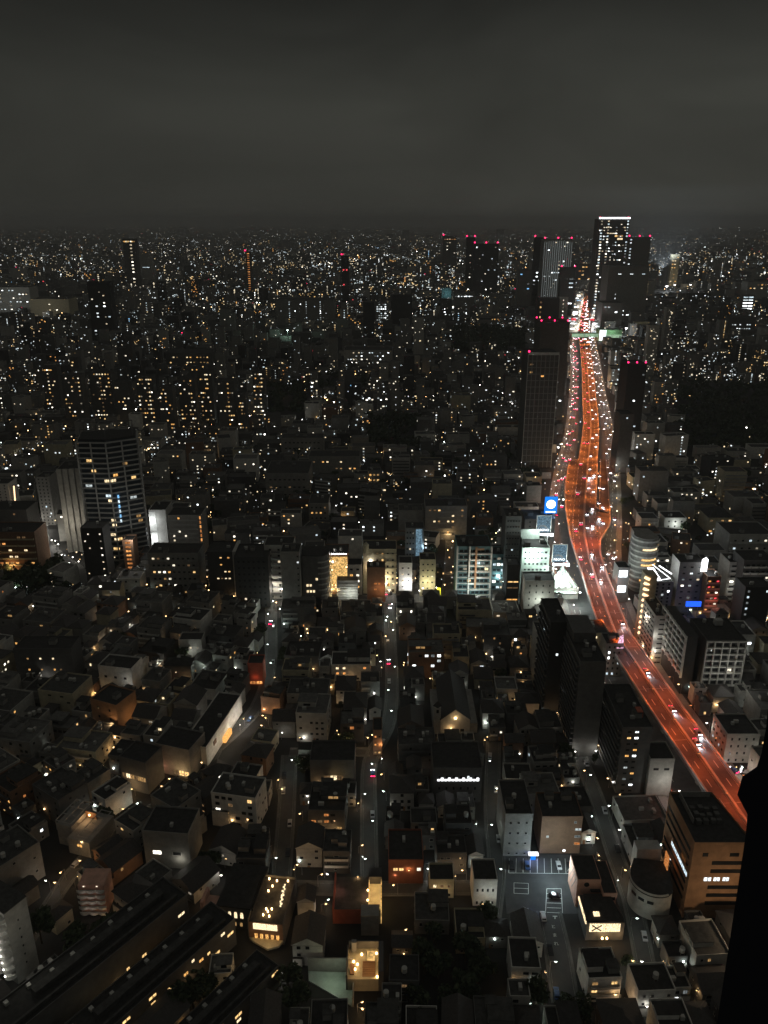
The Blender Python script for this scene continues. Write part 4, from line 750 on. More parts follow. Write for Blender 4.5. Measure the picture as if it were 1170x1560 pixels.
# ---------- tyre billboards
o = L('billboard_building', 'green white block below the tyre billboards with dark square windows', 'office building', 796, 838, 836, 905, 22, wall='wall_green', fl=8, wins=[W(n=6, p=.08, pal='C', ww=1.3, wh=1.1)], units=2); b = FB(796, 838, 836, 905, 22)
sub(o, 'roof_frame', lambda m: (m.box(-b['w']/2, b['w']/2-4, 6, 6.4, b['h'], b['h']+7), m.box(-b['w']/2, -b['w']/2+.4, -6, 6, b['h'], b['h']+5)), ['wall_green']); light(o, (-2, -14, b['h']-4), 2600, (.85, 1, .92), .7); light(o, (2, 0, b['h']+7), 1200, (.9, 1, .95), .6)
def billboard(label, uL, uR, vt, vb, vg):
    y = G(585, vg)[1]; x0, x1 = XA(uL, vb, y), XA(uR, vb, y); z0, z1 = ztop(vb, y), ztop(vt, y); w, h = x1-x0, z1-z0
    o = thing('billboard', label, 'billboard', (x0+x1)/2, y)
    sub(o, 'support', lambda m: [m.box(a-.25, a+.25, .3, .8, 0, z0+h*.8) for a in (-w*.35, w*.35)], ['metal']); sub(o, 'poster', lambda m: m.box(-w/2, w/2, -.2, .2, z0, z1), ['poster'])  # floodlight on the poster is put into its emissive colour
    sub(o, 'frame', lambda m: (m.box(-w/2-.3, w/2+.3, -.3, .3, z1, z1+.4), m.box(-w/2-.3, -w/2-.01, -.3, .3, z0, z1), m.box(w/2+.01, w/2+.3, -.3, .3, z0, z1)), ['trim'])
    def tyre(m):
        for q in range(2):
            cx = -w*.12+q*.05*w; 
            for k in range(14):
                a0, a1 = pi*k/14, pi*(k+1)/14; r = w*.36-q*w*.12
                m.bar((cx+r*math.cos(a0), -.28, z0+h*.26+r*.62*math.sin(a0)), (cx+r*math.cos(a1), -.28, z0+h*.26+r*.62*math.sin(a1)), .06, w*.05)
    sub(o, 'tyre_picture', tyre, ['wall_black'])
    me = text_mesh('REGNO', w*.24, 'glow_white', .02); q = new('lettering', me, o, (0, -.32, z0+h*.15)); q.rotation_euler = (pi/2, 0, 0)
    sub(o, 'light_bar', lambda m: m.box(-w/2, w/2, -2.6, -2.1, z0-1.6, z0-.2), ['strip_white']); sub(o, 'flood_lamp', lambda m: m.cbox(w/2+.8, -2.6, z0-.9, 2.0, 1, 2.0), ['strip_white'])
    light(o, (0, -3.6, z0-1), 1800, (.9, 1, .97), .6); light(o, (w/2, -5, z0-2), 1500, (.9, 1, .97), .5); return o
billboard('upper tyre billboard lettered REGNO, floodlit above the green white block', 817, 838, 786, 811, 868)
billboard('lower tyre billboard lettered REGNO, floodlit beside the expressway', 841, 862, 830, 856, 905)
y = G(585, 842)[1]; x0, x1 = XA(829, 780, y), XA(848, 780, y); z0, z1 = ztop(782, y), ztop(757, y); w = x1-x0; h = z1-z0
o = thing('blue_billboard', 'bright blue square billboard with a white disc above the boulevard', 'billboard', (x0+x1)/2, y)
sub(o, 'support', lambda m: [m.box(a-.4, a+.4, .4, 1.2, 0, z0+h*.7) for a in (-w*.3, w*.3)], ['metal']); sub(o, 'panel', lambda m: m.box(-w/2, w/2, -.3, .3, z0, z1), ['screen_blue'])
disc = sub(o, 'disc', lambda m: m.cyl(0, 0, 0, .15, w*.36, 32), ['glow_white'], loc=(0, -.32, z0+h*.56)); disc.rotation_euler = (pi/2, 0, 0); sub(o, 'white_line', lambda m: m.box(-w*.38, w*.38, -.45, -.31, z0+h*.06, z0+h*.13), ['glow_white']); light(o, (0, -5, z0+h*.4), 1100, (.3, .55, 1), .8)
L('office_building', 'dark bluish block carrying the blue square billboard', 'office building', 800, 846, 792, 850, 20, wall='wall_dark', fl=9, wins=[W(n=4, p=.04, pal='C', ww=1.2)], units=2)
x, y = G(858, 915); o = thing('tent_roof_hall', 'grey hall with a pleated sloping roof beside the expressway', 'building', x-1, y+10)
sub(o, 'wall', lambda m: m.box(-11, 11, -8, 8, 0, 8, top=False), ['wall_light']); sub(o, 'roof', lambda m: [(m.quad((-11.5+k*3.8, -8.5, 8), (-9.6+k*3.8, -8.5, 9.2), (3, 8, 17), (2.4, 8, 16.4)), m.quad((-9.6+k*3.8, -8.5, 9.2), (-7.7+k*3.8, -8.5, 8), (3.6, 8, 16.4), (3, 8, 17))) for k in range(6)], ['wall_green']); sub(o, 'canopy', lambda m: m.box(-11, 9, -12, -8.05, 6, 6.5), ['wall_green'])
sub(o, 'flood_lamp', lambda m: [m.cbox(-9+k*5, -12.3, 7, .8, .5, .5) for k in range(5)], ['bulb_cool']); light(o, (-4, -6, 16), 1500, (.85, 1, .93), .6); light(o, (6, -16, 9), 1200, (.85, 1, .93), .6); occ_add(obb(x, y+6, 26, 26, 0))
o = L('office_building', 'olive grey flat block with paired slit windows below the pleated hall', 'office building', 800, 846, 886, 935, 14, wall='wall_light', fl=5, wins=[W(n=4, p=.08, pal='N', ww=.8, wh=1.2)], units=2); light(o, (0, -12, 10), 420, (.9, 1, .9), .6)
GAIN = 1.5
# ---------- left middle
x, y = G(176, 862); o = thing('apartment_tower', 'dark tall tower wrapped in pale floor edges with a blue lit lift column', 'apartment building', x, y+16, math.radians(16))
hh = ztop(676, y); n = 25; oct_ = lambda s: [(-19*s, -9*s), (-1*s, -15*s), (19*s, -9*s), (19*s, 12*s), (-18*s, 13*s)]
sub(o, 'core', lambda m: m.prism(oct_(1), 0, hh+2), ['glass_blue']); sub(o, 'roof', lambda m: m.prism(oct_(.98), hh+2, hh+2.6), ['roof_dark']); sub(o, 'roof_frame', lambda m: [m.bar((*a, hh+9), (*c, hh+9), .5, .5) for a, c in zip(oct_(.9), oct_(.9)[1:]+oct_(.9)[:1])]+[m.bar((*a, hh+2), (*a, hh+9), .4, .4) for a in oct_(.9)], ['rail_dark'])
for k in range(1, n+1): sub(o, 'floor_edge', lambda m: m.prism(oct_(1.07), k*hh/n-.2, k*hh/n+.75, bottom=True), ['rail'])
sub(o, 'pier', lambda m: [m.box(a-.5, a+.5, b-.5, b+.5, 0, hh+1) for a, b in ((-20.5, -10), (-1, -16.6), (20.5, -10), (9.4, -13.4), (-11, -13.4))], ['rail'])
def onface(a, c, t, z, wd_, mt):
    A, B = Vector(a), Vector(c); q = A.lerp(B, t)*1.012; dv = B-A; new('window', unit(mt), o, (q.x, q.y, z), math.atan2(dv.y, dv.x), (wd_, .3, 1.7))
q = oct_(1)
for k, (fa, t, fl_, mt) in enumerate([(0, .35, 22, 'lit_warm'), (0, .45, 20, 'lit_warm'), (1, .12, 18, 'lit_cream'), (0, .92, 18, 'lit_cream'), (1, .2, 19, 'lit_amber'), (0, .93, 14, 'lit_cream'), (0, .9, 15, 'lit_cool'), (0, .95, 10, 'lit_cream'), (0, .97, 9, 'lit_cream'), (0, .9, 7, 'lit_cream'), (0, .98, 6, 'lit_cream'), (1, .1, 6, 'lit_warm'), (0, .94, 4, 'lit_warm'), (1, .55, 21, 'lit_warm_dim'), (1, .78, 18, 'lit_warm'), (1, .7, 14, 'lit_white_dim'), (1, .8, 10, 'lit_warm_dim'), (1, .85, 9, 'lit_warm_dim'), (0, .3, 8, 'lit_warm'), (0, .45, 8, 'lit_warm'), (0, .6, 8, 'lit_warm'), (0, .2, 17, 'lit_white_dim'), (0, .5, 3, 'lit_warm_dim')]): onface(q[fa], q[fa+1], t, (fl_-.45)*hh/n, 3.0 if k % 3 else 4.4, mt)
for k in range(6): new('lift_light', unit('lit_blue' if k % 2 else 'lit_cool'), o, (3.2, -15.2, (9.3+k)*hh/n), 0, (1, .5, 2.2))
occ_add(obb(x, y+16, 34, 34, 0)); SIGHT.append((125, 222, 672, 800, y)); light(o, (10, -44, 30), 2600, (1, .97, .9), 1); light(o, (-16, -40, 60), 1200, (1, .97, .9), 1)  # both lights float unseen, added to bring out the floor edges
o = L('apartment_tower', 'grey windowless tower of vertical ribs left of the dark tall tower', 'apartment building', 84, 121, 716, 840, 22, wall='wall_mid', fl=20, wins=[W('L', 2, .15, 'W', 1, 1, 0)], units=1, rz=.1); b = FB(84, 121, 716, 840, 22)
sub(o, 'rib', lambda m: [m.box(-b['w']/2+k*b['w']/4+.3, -b['w']/2+(k+1)*b['w']/4-.9, -b['d']/2-1.3, -b['d']/2-.05, 0, b['h']+1) for k in range(4)], ['wall_light']); light(o, (-4, -26, 24), 2600, (1, .9, .75), 1)
L('apartment_building', 'plain dark grey slab behind the ribbed grey tower', 'apartment building', 54, 74, 728, 800, 16, wall='wall_mid', fl=14, wins=[W(n=3, p=.04, pal='C', ww=1)])
L('apartment_building', 'pale grey tower cut by the left border above the amber apartments', 'apartment building', -16, 12, 738, 800, 16, wall='wall_light', fl=14, wins=[W(n=3, p=.1, pal='W', ww=1)])
x, y = G(27, 800); o = thing('lit_mast', 'tall leaning mast with a warm glowing edge near the left border', 'mast', x, y); sub(o, 'pole', lambda m: m.bar((0, 0, 0), (2.5, 0, 34), 1, 1), ['metal']); sub(o, 'light_strip', lambda m: m.bar((0.3, -.8, 4), (2.6, -.8, 34), .8, .8), ['strip_warm'])
o = L('apartment_building', 'broad block with rows of amber lit balconies at the left border', 'apartment building', -30, 52, 812, 880, 20, wall='wall_brown', fl=7, wins=[W(n=9, p=.42, pal='WO', ww=2, wh=1.2, dark=0)], balc=[('F', .02, .32, 1.3, 'wall_beige'), ('F', .34, .66, 1.3, 'wall_beige'), ('F', .68, .98, 1.3, 'wall_beige')], units=2); light(o, (0, -14, 10), 700, (1, .55, .2), .7)
L('apartment_building', 'dark blank block behind the amber balconies on the left', 'apartment building', -20, 40, 778, 845, 20, wall='wall_dark', fl=8, wins=[W(n=5, p=.06, pal='W', dark=0)], units=3)
o = L('apartment_building', 'block with a floodlit white end wall beside the dark tall tower', 'apartment building', 226, 252, 778, 838, 20, wall='wall_light', fl=9, wins=[], units=1); b = FB(226, 252, 778, 838, 20)
sub(o, 'white_wall', lambda m: (m.box(-b['w']/2, -b['w']*.08, -b['d']/2-.3, -b['d']/2-.05, 1, b['h']*.46), m.box(-b['w']/2, -b['w']*.1, -b['d']/2-.3, -b['d']/2-.05, b['h']*.5, b['h']-.6)), ['wall_white']); light(o, (-b['w']*.3, -b['d']/2-5, b['h']*.3), 1500, (.92, .97, 1), .5); light(o, (-b['w']*.3, -b['d']/2-5, b['h']*.75), 1500, (.92, .97, 1), .5)
L('apartment_building', 'dark balcony block with a pink lit stair edge right of the floodlit wall', 'apartment building', 255, 306, 786, 846, 18, wall='wall_mid', fl=9, wins=[W(n=5, p=.14, pal='WN', ww=1.2, dark=0), W(n=1, p=1, pal='O', ww=1.0, wh=2.2, span=(.93, 1.0), dark=0)], balc=[('F', .03, .88, 1.2, 'rail')])
L('apartment_building', 'wide block with clustered warm windows and round balconies, left of the street', 'apartment building', 224, 302, 844, 905, 18, wall='wall_mid', fl=6, wins=[W(n=9, p=.34, pal='WWN', ww=1.5, wh=1.2)], balc=[('F', .8, .98, 1.3, 'rail'), ('F', .05, .35, 1.2, 'rail')], units=2)
o = L('apartment_building', 'dark narrow block with slanted window lights and a pale curved end', 'apartment building', 315, 354, 842, 915, 18, wall='wall_black', fl=7, wins=[W(n=4, p=.4, pal='WN', ww=1.2, wh=.8, dark=0, span=(.3, .9), rows=range(3, 7))], units=1); b = FB(315, 354, 842, 915, 18)
sub(o, 'pale_end', lambda m: m.box(b['w']/2+.02, b['w']/2+2.2, -b['d']/2-.6, b['d']/2, 0, b['h']+1), ['wall_light']); light(o, (b['w']/2+3, -16, 8), 460, (1, .97, .9), .5)
L('apartment_building', 'large black block facing the bright street with two lit windows', 'apartment building', 356, 408, 850, 925, 22, wall='wall_black', fl=8, wins=[W(n=6, p=.05, pal='N', ww=1.3)], units=3)
L('stair_block', 'thin block with a ladder of red orange landings near the tall tower', 'apartment building', 186, 202, 824, 880, 10, wall='wall_brown', fl=9, wins=[W(n=1, p=1, pal='O', ww=3.4, wh=1.3, dark=0)], units=0)
L('apartment_building', 'dark block edged by a single column of round white lamps', 'apartment building', 122, 156, 806, 890, 14, wall='wall_black', fl=8, wins=[W(n=5, p=.03, pal='N', ww=.9, wh=.9, dark=0, cols=(4,)), W(n=4, p=.2, pal='W', ww=1, rows=(6, 7), dark=0)], units=1)
# ---------- school like blocks in the dark middle
for lab, uL, uR, vt, vb, dep, ws in (('long grey school block with a row of pale verandas', 470, 548, 696, 726, 22, [W(n=10, p=.3, pal='W', ww=1.8, wh=1.2, dark=0, rows=(1, 2))]), ('low dark school wing with ribbed front left of the lit verandas', 428, 492, 668, 694, 20, [W(n=9, p=.04, pal='N', ww=2)]), ('dark school wing running beside a row of court lamps', 404, 470, 722, 756, 40, [W(n=8, p=.06, pal='W', ww=2), W('R', 8, .3, 'N', 1.4, 1.2, 0)]), ('small school annex with bright gold corner windows', 560, 580, 718, 742, 12, [W(n=3, p=.9, pal='W', ww=1.8, wh=1.5)]), ('flat cream hall with dim lit side below the school', 470, 500, 768, 792, 24, [W(n=4, p=.4, pal='W', ww=1.4)])):
    L('school_building', lab, 'school', uL, uR, vt, vb, dep, wall='wall_mid', fl=3, wins=ws, units=2)
o = L('apartment_building', 'wide block full of amber windows and balconies above the shop row', 'apartment building', 648, 712, 772, 822, 18, wall='wall_mid', fl=6, wins=[W(n=8, p=.4, pal='WW', ww=1.6, wh=1.2, dark=0)], balc=[('F', .3, .65, 1.2, 'rail')]); light(o, (2, -12, 5), 620, (1, .65, .3), .6)
GAIN = 1.0
# ================================================================== TOWERS NEAR THE HORIZON AND MIDDLE DISTANCE
def T(label, uL, uR, vt, vb, dep=None, wall='wall_dark', wins=(), fl=None, av=0, name='tower', cat='tower', **k):
    b = FB(uL, uR, vt, vb, 1); dep = dep or max(14, b['w']*.6); b = FB(uL, uR, vt, vb, dep)
    fl = fl or max(4, min(30, round(b['h']/(3.4 if b['y'] < 1300 else 6))))
    o = bld(name, label, cat, b['x'], b['y'], b['w'], b['d'], b['h'], wall=wall, fl=fl, wins=wins, units=0, **k)
    r = max(1.0, b['y']/1000*.95)
    for q in range(av):
        fx = (-1, 1, 0)[q % 3]*b['w']*.46; aviation(o, fx, (-.4 if q < 3 else .4)*b['d'], b['h']+.8, round(r, 1))
    return o, b
o, b = T('tallest tower with a brilliant white roof line and dotted light columns', 913, 960, 334, 484, wall='wall_dark', fl=34, av=2, wins=[W(n=12, p=.0, pal='CN', ww=4, wh=3, dark=0, cols=(0, 3)), W(n=14, p=.16, pal='CNC', ww=3.2, wh=1.8, dark=0, span=(.02, .98)), W(n=9, p=.4, pal='CN', ww=4.6, wh=2.0, dark=0, rows=(8, 10, 12, 13, 14, 16, 18, 20, 22, 23, 25, 29, 31), span=(.3, .88)), W(n=3, p=.8, pal='W', ww=9, wh=4, dark=0, rows=(27, 28), span=(.55, .82)), W(n=1, p=.85, pal='C', ww=4, wh=3, dark=0, span=(.9, .99))])
sub(o, 'roof_line', lambda m: m.box(-b['w']/2, b['w']/2, -b['d']/2-1, -b['d']/2+1, b['h']+1, b['h']+4.5), ['strip_white']); SIGHT.append((905, 1000, 330, 470, b['y']))
o, b = T('dark tower right of the tallest one with a dotted left edge and red roof lamps', 958, 992, 362, 480, wall='wall_mid', fl=26, av=3, wins=[W(n=8, p=.0, pal='C', ww=4, wh=2.6, dark=0, cols=(0,)), W(n=4, p=.3, pal='C', ww=7, wh=2.4, dark=0, rows=(8, 9, 12, 19))])
T('broad blank grey block in front of the two tallest towers', 928, 990, 406, 493, 60, wall='wall_mid', fl=14, wins=[W(n=6, p=.35, pal='C', ww=7, wh=1.6, dark=0, rows=(2, 3, 12)), W(n=1, p=.9, pal='C', ww=2, wh=3, dark=0, span=(.2, .24), rows=range(1, 8))])
T('lower dark hall at the foot of the broad blank block', 918, 950, 462, 500, 60, wall='wall_mid', fl=5, wins=[W(n=5, p=.25, pal='C', ww=5, wh=3, dark=0)])
o, b = T('tower with curved faint white vertical lines and red roof lamps', 829, 873, 365, 478, wall='wall_mid', fl=20, av=3, wins=[W(n=11, p=.14, pal='CN', ww=4, wh=2.6, dark=0)])
for k in range(14): sub(o, 'light_line', lambda m: m.box(-b['w']/2+2+k*(b['w']-4)/13-.5, -b['w']/2+2+k*(b['w']-4)/13+.5, -b['d']/2-.9-1.5*math.sin(k*pi/13), -b['d']/2-.2, 4, b['h']-6+3*math.sin(k*pi/13)), ['lit_white_faint'])
T('slim tower with a magenta lamp beside the curved line tower', 815, 828, 362, 470, wall='wall_black', fl=18, av=1, wins=[W(n=3, p=.3, pal='C', ww=5, wh=3, dark=0, rows=range(2, 12))])
T('slender black tower with stacked white windows left of the bright avenue', 855, 877, 408, 494, wall='wall_dark', fl=14, av=2, wins=[W(n=1, p=.5, pal='C', ww=9, wh=2.6, dark=0, span=(.55, .98))])
T('small grey block with a column of lamps at the foot of the slender black tower', 852, 866, 453, 498, wall='wall_light', fl=8, wins=[W(n=1, p=1, pal='N', ww=2, wh=2, dark=0, span=(.4, .6))])
T('dark wide block with a gold window slit below the curved line tower', 820, 853, 455, 500, wall='wall_black', fl=6, wins=[W(n=6, p=.0, pal='W', ww=3, wh=4, dark=0, cols=(0,))])
T('grey blank block left of the curved line tower', 790, 822, 412, 470, wall='wall_mid', fl=8, wins=[W(n=5, p=.06, pal='CB', ww=5, wh=3, dark=0)])
T('massive dark tower crowned with many red lamps beside the expressway', 824, 868, 492, 640, 40, wall='wall_dark', fl=26, av=6, wins=[W(n=6, p=.04, pal='C', ww=2.6, wh=1.6, dark=0)])
o, b = T('dark tower with a faint pale window grid left of the expressway', 805, 852, 540, 712, 34, wall='wall_dark', fl=30, av=1, wins=[W(n=7, p=.03, pal='W', ww=2.6, wh=1.5, dark=0)])
for k in range(8): sub(o, 'mullion', lambda m: m.box(-b['w']/2+k*b['w']/7-.3, -b['w']/2+k*b['w']/7+.3, -b['d']/2-.5, -b['d']/2-.05, 0, b['h']), ['rail_white' if k in (0, 7) else 'rail'])
sub(o, 'floor_edge', lambda m: [m.box(-b['w']/2+.31, b['w']/2-.31, -b['d']/2-.4, -b['d']/2-.05, k*b['h']/18-.25, k*b['h']/18+.25) for k in range(1, 18)], ['rail']); sub(o, 'crown_frame', lambda m: m.box(-b['w']/2, b['w']/2, -b['d']/2-.6, -b['d']/2-.05, b['h']-.5, b['h']+2), ['rail_white'])
T('dark tower with two red roof lamps right of the expressway', 957, 986, 556, 668, 30, wall='wall_black', fl=20, av=3, wins=[W(n=5, p=.04, pal='C', ww=2, wh=1.6, dark=0), W(n=5, p=.3, pal='C', ww=2, wh=1.5, dark=0, rows=(2, 3))])
T('tall plain dark wall standing at the right edge of the boulevard', 946, 966, 632, 720, 20, wall='wall_dark', fl=12, wins=[W(n=3, p=.05, pal='C', dark=0)])
o, b = T('slim tower glowing pale amber among the white floodlights', 1024, 1036, 388, 440, wall='wall_beige', fl=10, wins=[W(n=3, p=.5, pal='W', ww=5, wh=3, dark=0)]); light(o, (0, -80, 30), 26000, (1, .85, .6), 3); gl = light(o, (-60, -60, 75), 2200000, (.78, .9, 1), 3, 'haze_glow_spot', 150); gl.rotation_euler = (pi, 0, 0)  # upward spot is unseen, added to make the haze glow
T('low block with rows of amber windows closing the far avenue', 880, 908, 402, 432, wall='wall_dark', fl=5, wins=[W(n=5, p=.6, pal='WO', ww=8, wh=4, dark=0)])
T('block striped with bright white office floors at the far right', 1132, 1150, 450, 476, wall='wall_mid', fl=6, wins=[W(n=1, p=1, pal='C', ww=30, wh=3, dark=0)])
T('grey wide office with lit rows beyond the white striped block', 1140, 1178, 430, 456, wall='wall_light', fl=5, wins=[W(n=6, p=.3, pal='CW', ww=5, wh=3, dark=0)])
T('low office with two rows of white windows on the far right', 1114, 1152, 484, 508, wall='wall_dark', fl=4, wins=[W(n=9, p=.6, pal='C', ww=3, wh=2, dark=0, rows=(1, 2))])
T('round topped dark tower with a few white office floors on the left', 132, 166, 430, 516, wall='wall_black', fl=16, wins=[W(n=5, p=.5, pal='C', ww=4, wh=2.4, dark=0, rows=(1, 2, 6, 7, 9)), W(n=5, p=.1, pal='N', ww=3, wh=2, dark=0)])
o, b = T('long pale lit block at the far left border', -8, 44, 438, 478, wall='wall_light', fl=7, wins=[W(n=9, p=.3, pal='CN', ww=4, wh=2, dark=0)]); light(o, (0, -110, 40), 24000, (.95, 1, .98), 3)
o, b = T('low pale slab with a lit eave beside the long pale block', 44, 104, 456, 482, wall='wall_beige', fl=3, wins=[W(n=5, p=.2, pal='N', ww=4, wh=2, dark=0)]); light(o, (0, -90, 30), 12000, (1, .95, .85), 3)
o, b = T('tower outlined in gold light along its right edge and roof', 186, 206, 364, 436, wall='wall_dark', fl=14, wins=[W(n=4, p=.0, pal='N', ww=7, wh=4, dark=0, cols=(2,)), W(n=6, p=.9, pal='W', ww=6, wh=4, dark=0, rows=(13,))])
T('grey block with two pale floors beside the gold outlined tower', 211, 230, 386, 430, wall='wall_light', fl=8, wins=[W(n=1, p=1, pal='C', ww=26, wh=2.4, dark=0, rows=(4,))])
T('very thin tower with one golden stair column and a red lamp', 373, 382, 384, 446, wall='wall_dark', fl=18, av=1, wins=[W(n=1, p=1, pal='O', ww=7, wh=2.6, dark=0)])
T('dark block with two rows of yellow windows left of centre', 252, 322, 538, 562, wall='wall_dark', fl=3, wins=[W(n=12, p=.55, pal='W', ww=2.4, wh=1.8, dark=0, rows=(1, 2))])
T('long grey apartment slab with thin columns of white stair lights', 420, 508, 458, 492, wall='wall_mid', fl=10, wins=[W(n=18, p=.07, pal='C', ww=2.2, wh=2, dark=0, cols=(3, 9, 14))])
T('white lit slab of bright window columns near the centre horizon', 572, 593, 462, 492, wall='wall_mid', fl=9, wins=[W(n=6, p=.4, pal='C', ww=3, wh=2, dark=0, cols=(1, 4))])
T('dark blank tower right of the white lit slab', 596, 628, 450, 500, wall='wall_black', fl=12, wins=[W(n=5, p=.03, pal='C', ww=3, wh=2, dark=0), W(n=4, p=.6, pal='C', ww=4, wh=2, dark=0, rows=(0,))])
T('long low block lit white on every floor in the middle distance', 524, 598, 534, 554, wall='wall_light', fl=4, wins=[W(n=16, p=.55, pal='NC', ww=2.2, wh=1.6, dark=0)])
T('dark tower with red roof lamps and amber roof line left of the dark pair', 675, 696, 360, 412, wall='wall_dark', fl=10, av=1, wins=[W(n=5, p=.15, pal='N', ww=6, wh=3, dark=0), W(n=5, p=.9, pal='O', ww=7, wh=2, dark=0, rows=(9,))])
T('wide dark tower with a string of red roof lamps on the horizon', 722, 760, 372, 452, wall='wall_black', fl=14, av=3, wins=[W(n=7, p=.14, pal='CN', ww=4, wh=2.6, dark=0)])
T('dark tower with red mast lamps joined to the wide dark tower', 711, 724, 362, 440, wall='wall_black', fl=14, av=2, wins=[W(n=3, p=.15, pal='N', ww=4, wh=3, dark=0)])
o, b = T('small teal lit block right of centre', 673, 688, 439, 460, wall='wall_teal', fl=4, wins=[W(n=2, p=.1, pal='C', ww=4, dark=0)]); light(o, (0, -30, 24), 9000, (.6, .95, 1), 2)
T('round hall ringed with white lamps right of the teal lit block', 691, 723, 446, 466, wall='wall_mid', fl=3, wins=[W(n=12, p=1, pal='C', ww=3, wh=2.4, dark=0, rows=(2,))])
T('dark thin tower with a magenta lamp left of centre', 520, 531, 390, 465, wall='wall_black', fl=10, av=1, wins=[W(n=2, p=.1, pal='R', ww=4, wh=4, dark=0)])
for k, (uL, uR, vt, vb) in enumerate(((92, 122, 572, 648), (134, 168, 566, 640), (172, 196, 582, 646), (206, 232, 574, 650), (240, 262, 590, 660), (270, 296, 576, 652), (302, 322, 566, 648), (330, 356, 580, 662), (360, 374, 600, 664), (62, 86, 560, 628), (286, 312, 556, 610), (384, 402, 566, 640))):
    T('slab of golden stair columns, number %s from the left in the apartment estate' % ('two three four six seven nine ten eleven twelve one eight thirteen'.split()[k]), uL, uR, vt, vb, 14, name='apartment_building', cat='apartment building', wall='wall_dark', fl=12, group='apartment estate slabs on the left', wins=[W(n=7, p=R.choice((.14, .22, .34)), pal='WWN', ww=1.6, wh=1.4, dark=0, cols=(R.randrange(7),) if k % 2 else ())])
# floodlights that flare in the distance
for k, (u, v, r, c, pw, nm_) in enumerate(((1016, 436, 5.5, 'bulb_white', 90000, 'blinding white'), (1028, 434, 4, 'bulb_white', 0, 'second blinding white'), (1052, 434, 3.6, 'bulb_white', 0, 'lone bright white'), (954, 500, 3, 'bulb_white', 20000, 'white bridge side'), (870, 528, 2.4, 'bulb_white', 9000, 'white roadside'), (438, 503, 2.2, 'bulb_cool', 12000, 'green tinted'), (713, 441, 3, 'bulb_white', 0, 'hall roof'), (740, 441, 2.6, 'bulb_white', 0, 'far hall roof'), (635, 383, 5, 'bulb_white', 0, 'horizon white'), (523, 387, 5, 'aviation', 0, 'magenta horizon'), (545, 389, 5, 'bulb_warm', 0, 'warm horizon'), (391, 461, 2.4, 'bulb_white', 0, 'left white'), (277, 507, 1.8, 'aviation', 0, 'red left'), (785, 440, 2.4, 'aviation', 0, 'red right'), (701, 397, 5, 'bulb_white', 0, 'pale pair'))):
    x, y = G(u, v, 26); o = thing('floodlight', nm_+' floodlight on a mast far out in the city', 'floodlight', x, y)
    sub(o, 'mast', lambda m: m.cyl(0, 0, 0, 26-r*.3, .5, 8), ['metal']); sub(o, 'lamp_head', lambda m: m.cbox(0, 0, 26, r, r*.6, r*.6), [c])
    SIGHT.append((u-7, u+7, v-7, v+9, y))
    if pw: light(o, (0, -r, 25), pw, (.88, .95, 1) if c != 'bulb_cool' else (.6, 1, .8), r*.4)
# bright shop fronts lining the avenue beyond the footbridge
BRT = 0
for s_, off, w, h in [(q, sg*R.uniform(22, 30), R.uniform(16, 26), R.choice((14, 18, 24, 34))) for q in range(0, 1100, 62) for sg in (-1, 1)]:
    s0 = BS[min(range(len(BVv)), key=lambda i: abs(BVv[i]-506))]+s_
    if s0 > BS[-1]-20: continue
    x, y, a, _ = at_s(s0, off, BV, BN, BS)
    o = bld('shop_building', '', 'shop building', x, y, w, 16, h, 0, 'wall_light', 'roof_dark', max(3, int(h/5)), [W('F', 4, .6, R.choice(['C', 'C', 'CN', 'NW', 'CNB']), 4.2, 2.4, 0)], units=0, sight=False, group='bright shop buildings along the far avenue')
    new('sign_panel', unit(R.choice(['strip_white', 'screen_white', 'lit_cream', 'lit_red', 'strip_white', 'lit_neutral_bright'])), o, (R.uniform(-.3, .3)*w, -8.6, h*R.uniform(.3, 1.05)), 0, (R.uniform(5, 11), .8, R.uniform(4, 8)))
    light(o, (-math.copysign(10, off), -16, 9), 11000, R.choice([(.95, .98, 1), (1, .92, .8)]), 1); BRT += 1
    o['label'] = 'brightly lit shop building %s of the far avenue, number %d beyond the footbridge' % ('left' if off < 0 else 'right', s_//62+1)
# ================================================================== FILL: houses and blocks between the landmarks
def rot_at(x, y):
    if x < -62 and y < 300: return -.60
    if x < -55 and y < 470: return -.22+.02*math.sin(x)
    if x > 60 and y < 330: return .05
    return .03*math.sin(x*.05+y*.02)
WALLS = ['wall_dark']*5+['wall_mid']*7+['wall_light']*5+['wall_brown', 'wall_beige', 'wall_beige', 'wall_white', 'wall_white', 'wall_black']
def kind_house(x, y, rz):
    w, d, h = R.uniform(8, 14), R.uniform(8, 16), R.choice((6.2, 6.6, 8.6, 9.4, 9.8)); return 'house', w, d, h
def fits(x, y, w, d, rz, u0=-40, u1=1215):
    u, v = P(x, y-d/2, 0)
    if not (u0 < u < u1 and v < 1640): return False
    return not occ_hit(obb(x, y, w, d, rz))
DARKZ = [(-150, -60, 196, 214), (8, 42, 176, 208), (48, 64, 180, 205), (-70, -20, 176, 190)]
def dark(x, y): return any(a < x < b and c < y < e for a, b, c, e in DARKZ) or (x < -190 and 470 < y < 520)
nh = na = nt2 = 0; PORCH = []; SM = MB(); CAND = []
